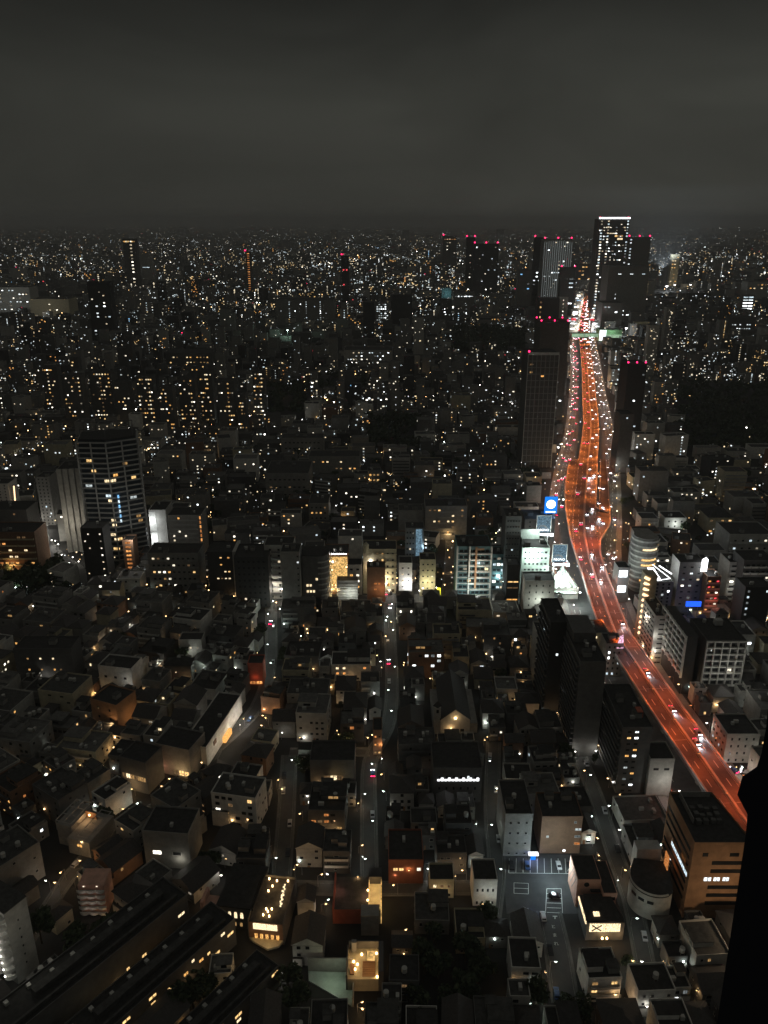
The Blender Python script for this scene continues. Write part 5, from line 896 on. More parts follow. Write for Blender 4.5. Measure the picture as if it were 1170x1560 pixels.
for t in range(42000):
    y = 172+(R.random()**1.25)*350; x = R.uniform(-1, 1)*(.455*y+46)
    if dark(x, y): continue
    big = t < 900
    if big and (na > 52 or y < 232): continue
    rz = rot_at(x, y)+R.choice((0, 0, R.uniform(-.05, .05)))
    if big: w, d, h = R.uniform(14, 21), R.uniform(12, 18), R.choice((9.5, 12.4, 12.8, 15.5))
    elif t < 7000: w, d, h = R.uniform(8.5, 12), R.uniform(9, 14), R.choice((6.6, 9.4, 9.8, 9.6))
    else: w, d, h = R.uniform(5.5, 8.5), R.uniform(6, 10), R.choice((5.8, 6.2, 6.6, 9.0))
    if not fits(x, y, w+.5, d+.5, rz): continue
    if blocks(x, y, w, d, h):
        h = 5.8
        if blocks(x, y, w, d, h): continue
    if big: na += 1
    occ_add(obb(x, y, w+.5, d+.5, rz)); CAND.append((y, x, w, d, h, rz, big))
CAND.sort()
for (y, x, w, d, h, rz, big) in CAND:
    wall = R.choice(WALLS); rk = R.random(); roof = 'flat' if (rk < .55 or big) else ('gable' if rk < .80 else 'hip')
    rmat = R.choice(['roof_dark', 'roof_dark', 'roof_mid', 'roof_mid', 'roof_light']) if roof == 'flat' else 'roof_tile'
    kd = 'apartment building' if big else ('townhouse' if roof == 'flat' else 'house')
    if (kd == 'house' and nh >= 292) or (kd == 'townhouse' and nt2 >= 292):
        mm = MB(); mm.box(-w/2, w/2, -d/2, d/2, 0, h, 0, bottom=False, tmi=1); c, s_ = math.cos(rz), math.sin(rz); i = len(SM.v)
        if R.random() < .5: mm.quad((-w*.2, -d/2-.05, h*.4), (w*.15, -d/2-.05, h*.4), (w*.15, -d/2-.05, h*.62), (-w*.2, -d/2-.05, h*.62), R.choice((2, 3)))
        SM.v += [(x+c*a-s_*b, y+s_*a+c*b, z) for a, b, z in mm.v]; SM.f += [tuple(k+i for k in f) for f in mm.f]; SM.m += mm.m; continue
    pl_ = R.choices([0, .06, .22, .5], [.46, .32, .17, .05])[0]
    pal = R.choice(['W', 'W', 'WWN', 'N', 'C', 'WO'])
    near = y < 330; sd = 'R' if x < 0 else 'L'
    nx = max(1, int(w/(2.8 if near else 3.6)))
    ws = [W('F', nx, pl_, pal, R.choice((.9, 1.3, 1.8)), R.choice((.8, 1.1, 1.4)), (.45 if near else .22)), W(sd, 2 if not big else 4, pl_*.6, pal, 1.0, 1.0, .35 if near else 0)]
    bal = [('F', .06, R.choice((.5, .94)), 1.1, R.choice(['rail', 'rail_dark', 'rail_white']))] if R.random() < .35 and roof == 'flat' else []
    o = bld(kd.replace(' ', '_'), '', kd, x, y, w, d, h, rz, wall, rmat, None, ws, bal, units=R.choice((1, 1, 2, 3) if not big else (3, 4, 5)) if roof == 'flat' else 0, roof=roof, door=near and R.random() < .5, occ=False, sight=False, auto=dict(near=1), group={'apartment building': 'low apartment blocks among the houses', 'house': 'pitched roof houses in the dark foreground blocks', 'townhouse': 'flat roofed townhouses in the dark foreground blocks'}[kd])
    nh += kd == 'house'; nt2 += kd == 'townhouse'
    if roof == 'flat' and R.random() < .6:      # set-back upper storey, so that no two outlines agree
        a, b_ = w*R.uniform(.35, .7), d*R.uniform(.35, .7); qx, qy = R.choice((-1, 1))*(w-a)/2*.9, R.uniform(-.2, 1)*(d-b_)/2*.9; e_ = R.choice((2.4, 2.8, 3.1))
        q = new('upper_storey', shared(('upper_storey', round(a, 1), round(b_, 1), e_, wall), [wall, rmat], lambda m: (m.box(-a/2, a/2, -b_/2, b_/2, 0, e_-.2, 0, top=False), m.box(-a/2-.3, a/2+.3, -b_/2-.3, b_/2+.3, e_-.2, e_, 1))), o, (qx, qy, h+.03))
        if R.random() < .4: new('window', unit('glass_dark' if R.random() < .75 else R.choice(['lit_warm', 'lit_warm_dim', 'lit_cream'])), q, (0, -b_/2-.03, 1.3), 0, (a*.4, .12, 1.1))
    if R.random() < .3 and near:
        a, b_, e_ = w*R.uniform(.25, .5), R.uniform(.5, .9), h*R.uniform(.3, .6)
        qx = R.choice((-1, 1))*(w-a)/2; new('porch', shared(('porch', round(a, 1), round(b_, 1), round(e_, 1), wall), [wall, rmat], lambda m: (m.box(-a/2, a/2, -b_, -.02, 0, e_, 0, top=False), m.box(-a/2-.15, a/2+.15, -b_-.15, -.02, e_, e_+.2, 1))), o, (qx, -d/2-.02, 0))
    if R.random() < .42: PORCH.append((o, w, d, h))
if SM.v: new('house_rows', SM.mesh('house_rows', ['wall_dark', 'roof_dark', 'glass_dark', 'lit_warm_dim']), None, kind='stuff', label='further small houses packed behind the foreground blocks')
for o, w, d, h in PORCH:
    px_, c = R.uniform(-.4, .4)*w, R.choice(['bulb_warm', 'bulb_warm', 'bulb_white', 'bulb_cool'])
    z = R.uniform(2.3, min(5, h-1)); new('porch_lamp', unit(c), o, (px_, -d/2-.35, z), 0, (.42, .3, .42))
    light(o, (px_, -d/2-1.2, z+.2), R.choice((10, 18, 30, 60, 120)), (1, .58, .25) if c == 'bulb_warm' else (.9, 1, .94), .2)
# middle distance: blocks that can still be told apart
def wood_px(u, v):
    return (1030 < u < 1175 and 586 < v < 690) or (690 < u < 806 and 504 < v < 540) or (470 < u < 560 and 575 < v < 600) or (560 < u < 640 and 640 < v < 690) or (0 < u < 90 and 862 < v < 905) or (400 < u < 470 and 590 < v < 640)
nm = no = nhs = 0
for t in range(22000):
    if nm >= 236 and no >= 96: break
    y = 470+ (R.random()**1.4)*560; x = R.uniform(-1, 1)*(.455*y+50)
    u, v = P(x, y, 0)
    if wood_px(u, v): continue
    rz = rot_at(x, y)+R.choice((0, 0, 0, .25, -.3))*(R.random() < .5)
    off = R.random() < .3
    w, d = R.uniform(11, 26), R.uniform(10, 18); h = R.choice((6.6, 9.4, 9.6, 9.6, 12.6, 15.6, 21.6)) if not off else R.choice((9, 12, 16, 22))
    if abs(x-at_s(y)[0]) < 90 and y < 1100: h *= 1.25
    if off and no >= 96 or (not off and nm >= 236): continue
    if not fits(x, y, w+1, d+1, rz): continue
    if blocks(x, y, w, d, h):
        h = 6.4
        if blocks(x, y, w, d, h): continue
    wall = R.choice(WALLS); fl = max(2, round(h/3.1)); nx = max(3, int(w/4))
    st = R.random()
    cols = (R.randrange(nx),) if st < .16 else ()
    pal = R.choice(['WWN', 'W', 'N', 'CN', 'CN', 'C', 'NC', 'WN']) if not off else R.choice(['C', 'CN', 'N'])
    bal = [('F', .05, .95, 1.2, R.choice(['rail', 'rail_dark', 'rail_white']))] if not off and y < 800 and R.random() < .5 else []
    bld('office_building' if off else 'apartment_building', '', 'office building' if off else 'apartment building', x, y, w, d, h, rz, wall, R.choice(['roof_dark', 'roof_mid', 'roof_mid', 'roof_light']), fl, [W('F', nx, R.choice((.04, .08, .14, .26)), pal, 1.3, 1.1, 0, cols=cols), W('R' if x < 0 else 'L', 3, .06, pal, 1.4, 1.2, 0)], bal, units=R.choice((0, 1, 2)), sight=False, auto=dict(near=0), group='office blocks in the middle distance' if off else 'apartment blocks in the middle distance')
    if off: no += 1
    else: nm += 1
# ---------- the city beyond, thousands of roofs reading as one mass
FAR = MB(); FM = ['wall_dark', 'wall_mid', 'roof_mid', 'wall_black', 'lit_warm', 'lit_cream', 'lit_white', 'lit_amber', 'lit_neutral', 'lit_cool', 'lit_orange', 'lit_red', 'lit_neutral_bright', 'lit_white_bright', 'lit_blue', 'wall_light', 'lit_white_dim', 'lit_warm_dim', 'lit_neutral_dim', 'lit_white_faint']
def farb(x, y, w, d, h, nl, sz):
    FAR.box(x-w/2, x+w/2, y, y+d, 0, h, R.choice((0, 0, 1, 1, 1, 3, 15)), bottom=False, tmi=2)
    pal = R.choices([(4, 5, 17), (5, 8, 18, 18), (6, 9, 16, 19), (6, 8, 16, 18), (10, 7), (11,), (14, 9), (12, 13, 8, 16, 18, 19)], [17, 26, 26, 26, 5, 1.0, .8, 10 if y < 4500 else 26])[0]
    nl = min(nl, 1) if pal == (11,) else nl
    col = R.random() < .22; cx = R.uniform(-.4, .4)*w
    for k in range(nl):
        px_ = cx if col else R.uniform(-.45, .45)*w; z = (k+.6)*h/nl if col else R.uniform(.15, .95)*h
        s = sz*R.uniform(.7, 1.25); a = s*R.choice((.8, 1, 1.7)); q = R.choice(pal)
        FAR.quad((x+px_-a/2, y-.15-y*.00005, z-s/2), (x+px_+a/2, y-.15-y*.00005, z-s/2), (x+px_+a/2, y-.15-y*.00005, z+s/2), (x+px_-a/2, y-.15-y*.00005, z+s/2), q)
FL = MB(); FLM = ['bulb_white', 'bulb_warm', 'bulb_cool', 'lit_cream', 'aviation', 'lit_white', 'lit_warm']
y = 500.0
while y < 30000:
    st = max(17, y*.021); sx = max(17, y*.0165) if y < 4000 else y*.0145
    x = -.46*y-50
    while x < .46*y+50:
        X = x+R.uniform(-.3, .3)*sx; Y = y+R.uniform(-.35, .35)*st; u, v = P(X, Y, 0); x += sx*R.uniform(.85, 1.3)
        if y < 1030:
            if R.random() < .12: continue
            w, d, h = R.uniform(7, 12), R.uniform(7, 12), R.uniform(5, 9)
            if wood_px(u, v) or occ_hit(obb(X, Y+d/2, w+1, d+1, 0)): continue
            nl = R.choices([0, 1, 2, 3], [.34, .34, .2, .12])[0]; sz = 1.2
        else:
            w = sx*R.uniform(.45, .85); d = st*.5; h = R.choices([8, 11, 15, 22, 34, 50, 75], [28, 26, 20, 14, 8, 2.2, .6])[0]*R.uniform(.8, 1.2)
            if y > 3000: h *= R.uniform(.8, 1.5); w *= .8
            if occ_hit(obb(X, Y+d/2, w, d, 0)): continue
            if wood_px(u, v): continue
            if blocks(X, Y, w, d, h): h = 9
            dens = max(.15, .85+.75*math.sin(X*.0041+1.3+Y*.0006)*math.sin(Y*.0033+X*.0011)+.45*math.sin(X*.0127)*math.sin(Y*.0091))
            nl = int(max(0, R.gauss(3.2+h/8, 3.0))*dens*(1 if y < 6000 else max(.3, 1.25-y/13000)))
            sz = max(1.25, y*.0008 if y < 3000 else 2.0+y*.00023)
        farb(X, Y, w, d, h, nl, sz)
        if R.random() < (.42 if y < 6000 else .2)*min(1.6, dens if y >= 1030 else 1):
            zz = R.uniform(4, 8) if y < 2000 else h+2; s = R.choice((.6, .8, 1.2))*(max(.5, y*.00042) if y < 4000 else 1.2+y*.00012); FL.cbox(X+R.uniform(-.6, .6)*w, Y-2, zz, s, s, s, R.choices([0, 1, 2, 3, 4, 5, 6], [12, 6, 5, 22, .9, 40, 18])[0])
    y += st
for q in range(2400):
    yy = 480+R.random()**1.2*900; xx = R.uniform(-.5, .5)*yy; u, v = P(xx, yy, 0)
    if wood_px(u, v) and R.random() < .85: continue
    t_ = R.choice((.22, .3, .4, .55, .8))*(1 if yy < 800 else 1.3); FL.cbox(xx, yy, R.uniform(5, 9), t_, t_, t_, R.choices([0, 1, 2, 3, 5, 6], [8, 7, 2, 28, 34, 24])[0])
fo = new('distant_city', FAR.mesh('distant_city', FM), None, kind='stuff', label='thousands of far roofs and lit windows fading into the haze')
new('distant_lamps', FL.mesh('distant_lamps', FLM), None, kind='stuff', label='far street and roof lamps scattered over the city')
# green lit footbridge across the boulevard and its hall
sb = min(range(len(EX)), key=lambda i: abs(EV[i]-516)); x, y, a, _ = at_s(ES[sb]); a = 0
o = thing('footbridge', 'pale green glowing footbridge spanning the expressway', 'footbridge', x, y)
sub(o, 'deck', lambda m: m.box(-27, 27, -6, 6, 17, 18), ['concrete']); sub(o, 'side_panel', lambda m: m.box(-26, 26, -6.4, -6.05, 17.2, 24), ['glow_panel']); sub(o, 'roof', lambda m: m.box(-27, 27, -6.6, 6.6, 24.01, 24.6), ['green_panel']); sub(o, 'support', lambda m: [m.box(k-1, k+1, -1, 1, 0, 17) for k in (-25, 25)], ['concrete'])
b = FB(914, 948, 503, 520, 30); o = bld('station_hall', 'low green lit hall beside the footbridge with a white square sign', 'hall', b['x'], b['y'], b['w'], b['d'], b['h'], wall='green_panel', fl=2, wins=[], units=0)
sub(o, 'lit_front', lambda m: m.box(-b['w']/2+16, b['w']/2, -b['d']/2-.5, -b['d']/2-.05, 2, b['h']*.6), ['glow_panel']); sub(o, 'sign_panel', lambda m: m.box(-b['w']/2, -b['w']/2+13, -b['d']/2-.8, -b['d']/2-.1, 2, b['h']), ['screen_white']); light(o, (0, -30, 20), 6000, (.75, 1, .78), 1)
b = FB(967, 990, 491, 503, 14); o = bld('apartment_building', 'pair of cream lit facades beyond the footbridge', 'building', b['x'], b['y'], b['w'], b['d'], b['h'], wall='wall_beige', fl=3, units=0); light(o, (0, -40, 14), 9000, (1, 1, .75), 1)
# ================================================================== STREET LAMPS
LAMPS = 0
def lamp_at(x, y, rz, kind, power, label, hgt=7.5):
    global LAMPS
    if y > 415 or LAMPS >= 290:
        FARL.append((x, y, rz, hgt, {'c': 'bulb_cool', 'w': 'bulb_warm', 'n': 'bulb_white'}[kind], power, {'c': (.82, 1, .93), 'w': (1, .60, .28), 'n': (1, .95, .86)}[kind])); return
    bulb, col = {'c': ('bulb_cool', (.82, 1, .93)), 'w': ('bulb_warm', (1, .60, .28)), 'n': ('bulb_white', (1, .95, .86))}[kind]
    o = thing('street_lamp', label, 'street lamp', x, y, rz, group='street lamps')
    new('pole', shared(('pole', hgt), ['metal'], lambda m: (m.cyl(0, 0, 0, hgt, .09, 8, 0, .06), m.bar((0, 0, hgt-.1), (0, -1.5, hgt+.15), .09, .09))), o)
    new('lamp_head', shared(('lamp_head', hgt, bulb), [bulb, 'metal'], lambda m: (m.cbox(0, -1.7, hgt+.06, .42, .8, .14, 0), m.cbox(0, -1.7, hgt+.16, .46, .84, .06, 1), m.cyl(0, -1.7, hgt-.28, hgt-.01, .18, 8, 0))), o)
    if power: light(o, (0, -1.7, hgt-.5), power, col, .25)
    LAMPS += 1; LAMPL.append(o); return o
LAMPL = []; FARL = []
for si, (p, n, s_, wd_) in enumerate(SP):
    kind = 'ccccwnccwwwnn'[si]; s = 5.0; k = 0
    pw = [240, 460, 270, 240, 120, 300, 260, 160, 140, 120, 160, 260, 320][si]
    while s < s_[-1]:
        sg = 1 if k % 2 else -1; x, y, a, _ = at_s(s, sg*(wd_/2+.5), p, n, s_)
        if R.random() < .85: lamp_at(x, y, a+(-pi/2 if sg > 0 else pi/2), kind if R.random() < .93 else 'w', pw*R.uniform(.4, 1.3)*(1.6 if y > 450 else 1), '')
        s += R.uniform(15, 24) if y < 450 else 30; k += 1
# boulevard lamps
s = 15.0; k = 0
while s < 1500:
    for sg in (-1, 1):
        i = at_s(s, 0, BV, BN, BS)[3]; x, y, a, _ = at_s(s+sg*6, sg*(bw(i)+.8), BV, BN, BS)
        lamp_at(x, y, a+(-pi/2 if sg > 0 else pi/2), 'n' if R.random() < .75 else 'w', 420 if y < 500 else 2200, '', 9.5)
    s += 34; k += 1
# lamps seen as single bright points in the photo
for u, v, c, pw in ((853, 1086, 'w', 300), (859, 1096, 'w', 300), (864, 1108, 'w', 320), (869, 1118, 'w', 320), (882, 1146, 'n', 500), (904, 1146, 'n', 500), (948, 1321, 'w', 200), (962, 1321, 'w', 200), (484, 1335, 'w', 200), (553, 1310, 'n', 120), (606, 1347, 'w', 120), (707, 1297, 'w', 260), (711, 1326, 'w', 260), (769, 1232, 'n', 420), (770, 1243, 'n', 420), (365, 1101, 'n', 700), (372, 1092, 'w', 300), (257, 985, 'n', 480), (269, 983, 'w', 320), (148, 1109, 'w', 420), (98, 1325, 'w', 260), (118, 1308, 'w', 260), (75, 1344, 'n', 240), (20, 1080, 'w', 600), (8, 1090, 'w', 500), (30, 1070, 'w', 400), (90, 1150, 'c', 200), (70, 1032, 'n', 420), (115, 1025, 'n', 380), (100, 1038, 'w', 300), (140, 990, 'w', 380), (160, 980, 'n', 380), (170, 975, 'w', 300), (198, 957, 'n', 300), (72, 800, 'n', 4000), (66, 808, 'n', 2500), (80, 822, 'n', 2500), (85, 830, 'n', 900), (110, 848, 'n', 900), (60, 850, 'c', 700), (98, 790, 'n', 1200), (40, 880, 'c', 700), (20, 895, 'c', 600), (415, 905, 'n', 700), (412, 890, 'w', 700), (417, 918, 'w', 500), (590, 900, 'n', 800), (607, 880, 'n', 800), (634, 886, 'n', 1100), (627, 882, 'w', 900), (691, 865, 'w', 500), (693, 884, 'w', 500), (600, 948, 'w', 420), (586, 933, 'c', 400), (592, 945, 'c', 300), (622, 945, 'c', 200), (510, 770, 'n', 500), (525, 790, 'w', 500), (540, 840, 'n', 400), (1010, 560, 'n', 900), (1096, 1100, 'c', 300), (1128, 1165, 'c', 500), (1122, 1172, 'w', 400), (1082, 1060, 'w', 300), (1098, 1075, 'w', 300), (1060, 1040, 'n', 260), (990, 1000, 'w', 700), (996, 985, 'w', 600), (945, 900, 'n', 900), (1160, 940, 'w', 500), (1140, 935, 'n', 420), (330, 745, 'n', 700), (318, 690, 'w', 500), (270, 700, 'w', 700), (205, 640, 'w', 600), (345, 640, 'c', 800), (370, 650, 'c', 800), (395, 640, 'c', 700), (300, 660, 'w', 500), (460, 640, 'n', 500), (545, 610, 'n', 700), (580, 690, 'w', 500), (600, 600, 'n', 500), (640, 570, 'w', 500), (750, 630, 'n', 700), (760, 620, 'w', 600), (1000, 640, 'n', 700), (1050, 750, 'n', 600), (1100, 720, 'w', 600), (1020, 700, 'w', 500), (1060, 540, 'n', 900), (1110, 520, 'n', 900), (520, 625, 'w', 500), (430, 600, 'w', 500), (960, 720, 'w', 500), (990, 750, 'n', 500), (1130, 760, 'w', 500), (660, 730, 'w', 400), (720, 700, 'w', 400), (440, 1395, 'n', 40), (300, 1510, 'w', 160), (232, 1528, 'w', 200), (327, 1475, 'w', 140), (305, 1500, 'w', 160), (545, 1060, 'w', 160), (556, 1122, 'w', 160), (545, 1110, 'w', 300), (510, 1118, 'w', 200), (660, 1033, 'w', 200), (697, 1025, 'w', 300), (700, 1033, 'n', 200), (970, 1465, 'n', 200), (965, 1490, 'c', 260), (988, 1490, 'c', 260), (822, 1487, 'w', 180), (834, 1488, 'w', 180), (1046, 1410, 'w', 160), (1040, 1450, 'w', 160), (968, 1540, 'n', 160), (1060, 1515, 'w', 160)):
    x, y = G(u, v, 5); lamp_at(x, y, R.uniform(0, 6.28), c, pw*.7, '', 5.2)
# wall lamps and lanterns in the narrow lanes between the houses
for t in range(3000):
    if len(LAMPL) >= 288: break
    y = 180+R.random()**1.1*330; x = R.uniform(-.5, .48)*y
    if dark(x, y) or occ_hit(obb(x, y, .5, .5, 0)): continue
    lamp_at(x, y, R.uniform(0, 6.28), R.choice('wwwwnc'), R.choice((25, 40, 70, 120, 200)), '', R.choice((3.2, 4.2, 5.2)))
m = MB(); fl_ = new('further_street_lamps', None, None, kind='stuff', label='rows of street lamps along the boulevard and streets farther out')
bm_ = ['metal', 'bulb_cool', 'bulb_warm', 'bulb_white']
for (x, y, rz, hg, bl, pw, col) in FARL:
    m.cyl(x, y, 0, hg, .09, 6, 0, .06); qx, qy = x+math.sin(rz)*1.7, y-math.cos(rz)*1.7; m.bar((x, y, hg-.1), (qx, qy, hg+.1), .09, .09); m.cbox(qx, qy, hg, .5, .5, .3, bm_.index(bl))
    if pw: light(None, (qx, qy, hg-.6), pw, col, .25)
bpy.data.objects.remove(fl_); fl_ = new('further_street_lamps', m.mesh('further_street_lamps', bm_), None, kind='stuff', label='rows of street lamps along the boulevard and streets farther out')
for q in list(COL.objects):
    if q.type == 'LIGHT' and q.parent is None: q.parent = fl_
# sodium lamps standing on the expressway parapets
XL = []
s = 6.0; k = 0
while s < ES[-1]-30:
    i = at_s(s)[3]
    for sg in (-1, 1):
        o_ = (wl(i)+.2) if sg < 0 else (wr(i)-.2); x, y, a, _ = at_s(s+sg*5, o_)
        o = thing('expressway_lamp', '', 'street lamp', x, y, a+(pi if sg > 0 else 0), ZD, 'sodium lamps along the expressway')
        new('pole', shared(('pole', 'sodium'), ['metal'], lambda m: (m.cyl(0, 0, 1.0, 8.6, .08, 8, 0, .05), m.bar((0, 0, 8.5), (1.8, 0, 8.8), .08, .08))), o)
        new('lamp_head', shared(('lamp_head', 'sodium'), ['bulb_sodium', 'metal'], lambda m: (m.cbox(2.1, 0, 8.72, .9, .3, .1, 0), m.box(1.62, 2.58, -.18, .18, 8.78, 8.92, 1), )), o)
        light(o, (2.1, 0, 8.4), (3400 if y < 520 else (7600 if y < 1500 else 12000))*(1.0 if k % 3 else 1.3), (1, .13, .02) if y < 560 else (1, .23, .04), .3, spot=146); XL.append((o, y, sg))
    s += 25 if s < 500 else (28 if s < 1250 else 60); k += 1
# ================================================================== CARS
def carbody(m, L_=4.4, w=1.75, hh=1.45, cab=(-.9, 1.5), low=.78):
    prof = [(-L_/2, .35), (-L_/2, low-.05), (-L_/2+.1, low), (cab[0]-.45, low+.05), (cab[0]+.25, hh-.05), (cab[0]+.6, hh), (cab[1]-.4, hh), (cab[1], hh-.12), (L_/2-.15, low+.1), (L_/2, low-.05), (L_/2, .35)]
    n = len(prof); i = len(m.v)
    m.v += [(-w/2*(.86 if z > low+.1 else 1), y, z) for y, z in prof]+[(w/2*(.86 if z > low+.1 else 1), y, z) for y, z in prof]
    for k in range(n):
        l = (k+1) % n; m.f.append((i+k, i+n+k, i+n+l, i+l)); m.m.append(0)
    m.f.append(tuple(i+k for k in range(n))); m.m.append(0); m.f.append(tuple(i+2*n-1-k for k in range(n))); m.m.append(0)
CB = {c: (lambda m: (carbody(m), m.mesh('body', [c]))[1])(MB()) for c in ('car_white', 'car_black', 'car_silver', 'car_blue')}
m = MB(); m.quad((-.74, -1.36, .86), (.74, -1.36, .86), (.68, -.68, 1.39), (-.68, -.68, 1.39)); m.quad((.72, 1.62, 1.26), (-.72, 1.62, 1.26), (-.74, 2.02, .95), (.74, 2.02, .95))
for sg in (-1, 1): m.quad((sg*.79, -.75, .9), (sg*.765, -.5, 1.3), (sg*.765, 1.2, 1.3), (sg*.79, 1.4, .92))
GLASS = m.mesh('window_glass', ['glass_dark'])
m = MB(); m.cyl(0, 0, -.1, .1, .32, 14); WHEEL = m.mesh('wheel', ['tyre'])
m = MB(); m.box(-.26, .26, -.08, .02, -.11, .11); HEADM = m.mesh('headlight', ['head']); m = MB(); m.box(-.24, .24, -.02, .08, -.1, .1); TAILM = m.mesh('taillight', ['tail'])
CARS = []
def car(x, y, z, rz, c, lit=True, spot=0, scale=1.0, wheels=True, lab=''):
    'local -Y is the front'
    o = thing('car', lab, 'car', x, y, rz, z, 'cars on the expressway and boulevard'); new('body', CB[c], o)
    new('window_glass', GLASS, o)
    if wheels:
        for a, b in ((-.82, -1.4), (.82, -1.4), (-.82, 1.35), (.82, 1.35)):
            q = new('wheel', WHEEL, o, (a, b, .33)); q.rotation_euler = (0, pi/2, 0)
    if lit:
        for a in (-.58, .58):
            new('headlight', HEADM, o, (a, -2.2, .66), 0, (scale, 1, scale)); new('taillight', TAILM, o, (a, 2.2, .78), 0, (scale, 1, scale))
    if spot:
        l = light(o, (0, -2.5, .9), spot, (.88, .92, 1), .2, 'headlight_beam', 75); l.rotation_euler = (math.radians(74), 0, pi)
    CARS.append((o, y, c)); return o
CC = ['car_white', 'car_black', 'car_silver', 'car_silver', 'car_blue']
def s_of(v, tab=None): return ES[min(range(len(EV)), key=lambda i: abs(EV[i]-v))]
for v, off in ((1138, 2.4), (1120, 6.3), (1086, 2.3), (1022, 2.4), (950, 6.0), (889, -2.4+4.6), (862, 6.4), (846, 2.3)):
    x, y, a, _ = at_s(s_of(v), off); car(x, y, ZD+.01, a, 'car_silver' if off > 5 else 'car_white', True, 2600, 1.15, lab='')
def fill_cars(P0, N0, S0, s0, s1, offs, inc, gap, z, sp, wh, sc):
    for o_ in offs:
        s = s0+R.uniform(0, gap)
        while s < s1:
            x, y, a, i = at_s(s, o_(i_) if callable(o_) and (i_ := at_s(s, 0, P0, N0, S0)[3]) is not None else o_, P0, N0, S0)
            car(x, y, z, a if inc else a+pi, R.choice(CC), True, sp if R.random() < .55 else 0, sc(y), wh and y < 620)
            s += gap*R.uniform(.45, 1.6)+6
fill_cars(EX, EN, ES, s_of(835), s_of(700), (2.3, 6.3), True, 46, ZD+.01, 3000, True, lambda y: 1.3)
fill_cars(EX, EN, ES, s_of(800), s_of(710), (11.5, 14.5), True, 55, ZD+.01, 3000, True, lambda y: 1.3)
fill_cars(EX, EN, ES, s_of(880), s_of(700), (-2.3, -6.4), False, 75, ZD+.01, 1200, True, lambda y: 1.4)
fill_cars(EX, EN, ES, s_of(700), s_of(528), (2.3, 6.3), True, 62, ZD+.01, 0, False, lambda y: 1.3)
fill_cars(EX, EN, ES, s_of(700), s_of(528), (-2.3, -6.3), False, 95, ZD+.01, 0, False, lambda y: 1.3)
fill_cars(EX, EN, ES, s_of(522), s_of(458), (2.3, 6.3), True, 60, ZD+.01, 0, False, lambda y: 3)
fill_cars(EX, EN, ES, s_of(522), s_of(458), (-2.3, -6.3), False, 90, ZD+.01, 0, False, lambda y: 2.6)
bs = lambda v: BS[min(range(len(BVv)), key=lambda i: abs(BVv[i]-v))]
fill_cars(BV, BN, BS, bs(860), bs(525), (lambda i: bw(i)-2, lambda i: bw(i)-5.2, lambda i: bw(i)-8.4), True, 66, .03, 0, False, lambda y: R.uniform(.6, 1.3)+y/3400)
fill_cars(BV, BN, BS, bs(880), bs(525), (lambda i: -bw(i)+2, lambda i: -bw(i)+5.2, lambda i: -bw(i)+8.4), False, 60, .03, 0, False, lambda y: R.uniform(.7, 1.5)+y/2400)
fill_cars(BV, BN, BS, bs(522), bs(458), (4, 9, 14, 19), True, 46, .03, 0, False, lambda y: 3.6)
fill_cars(BV, BN, BS, bs(522), bs(458), (-4, -9, -14, -19), False, 60, .03, 0, False, lambda y: 3)
for (u, v, rz) in ((592, 1010, 0), (588, 905, 0), (594, 925, pi), (256, 1040, 1.2), (214, 1065, 1.0), (769, 1288, 0), (568, 1180, .02), (412, 950, 0), (1117, 1175, .5), (1136, 1178, 1.2)):
    x, y = G(u, v); car(x, y, .06, rz+pi, R.choice(CC), True, 300 if v > 1100 else 0, 1.3)
for si, n_ in ((0, 4), (1, 6), (2, 6), (3, 5), (4, 4), (6, 3), (7, 4)):
    p, n, s_, wd_ = SP[si]
    for k in range(n_):
        sg = R.choice((-1, 1)); x, y, a, _ = at_s(s_[-1]*(k+R.uniform(.2, .8))/n_, sg*(wd_/2-1.2), p, n, s_); car(x, y, .06, a+(0 if sg > 0 else pi), R.choice(CC), False)
for k, (u, v) in enumerate(((779, 1320), (803, 1320), (851, 1320), (868, 1322), (900, 1368), (900, 1377), (845, 1366))):
    x, y = G(u, v); car(x, y, .05, 0 if v < 1340 else pi/2, ['car_black', 'car_blue', 'car_white', 'car_black', 'car_black', 'car_silver', 'car_black'][k], False, lab=['black car parked unlit in the leftmost bay of the parking lot', 'blue car parked unlit beneath the glowing pay kiosk', 'white car parked unlit in the upper right row of the parking lot', 'black car parked unlit in the last upper bay of the parking lot', 'black car parked unlit on the right side of the parking lot', 'silver car parked unlit on the right side of the parking lot', 'black car parked unlit in the middle island of the parking lot'][k])
# ================================================================== TREES AND WOOD
def crown(m, rx, rz_, n, cz, mi=(0, 1), q=.55):
    lob = [(R.uniform(-.55, .55)*rx, R.uniform(-.55, .55)*rx, cz+R.uniform(-.45, .5)*rz_, R.uniform(.35, .62)) for _ in range(9)]
    for k in range(n):
        lx, ly, lz, lr = R.choice(lob)
        while True:
            a, b, c = R.uniform(-1, 1), R.uniform(-1, 1), R.uniform(-1, 1)
            if .25 < a*a+b*b+c*c < 1: break
        p = Vector((lx+a*lr*rx, ly+b*lr*rx, lz+c*lr*rz_)); nn = Vector((R.gauss(0, 1), R.gauss(0, 1), R.gauss(0, 1)+.6)).normalized()
        t = nn.orthogonal().normalized(); bb = nn.cross(t); s = q*R.uniform(.6, 1.3)
        m.quad(tuple(p-t*s-bb*s*.6), tuple(p+t*s-bb*s*.6), tuple(p+t*s+bb*s*.6), tuple(p-t*s+bb*s*.6), mi[0] if R.random() < .6 else mi[1])
def trunk(m, h, r):
    m.cyl(0, 0, 0, h*.55, r, 8, 0, r*.6)
    for k in range(5):
        a = k*1.26+R.random(); m.bar((0, 0, h*.45), (math.cos(a)*h*.22, math.sin(a)*h*.22, h*.78), r*.5, r*.5)
TV = []
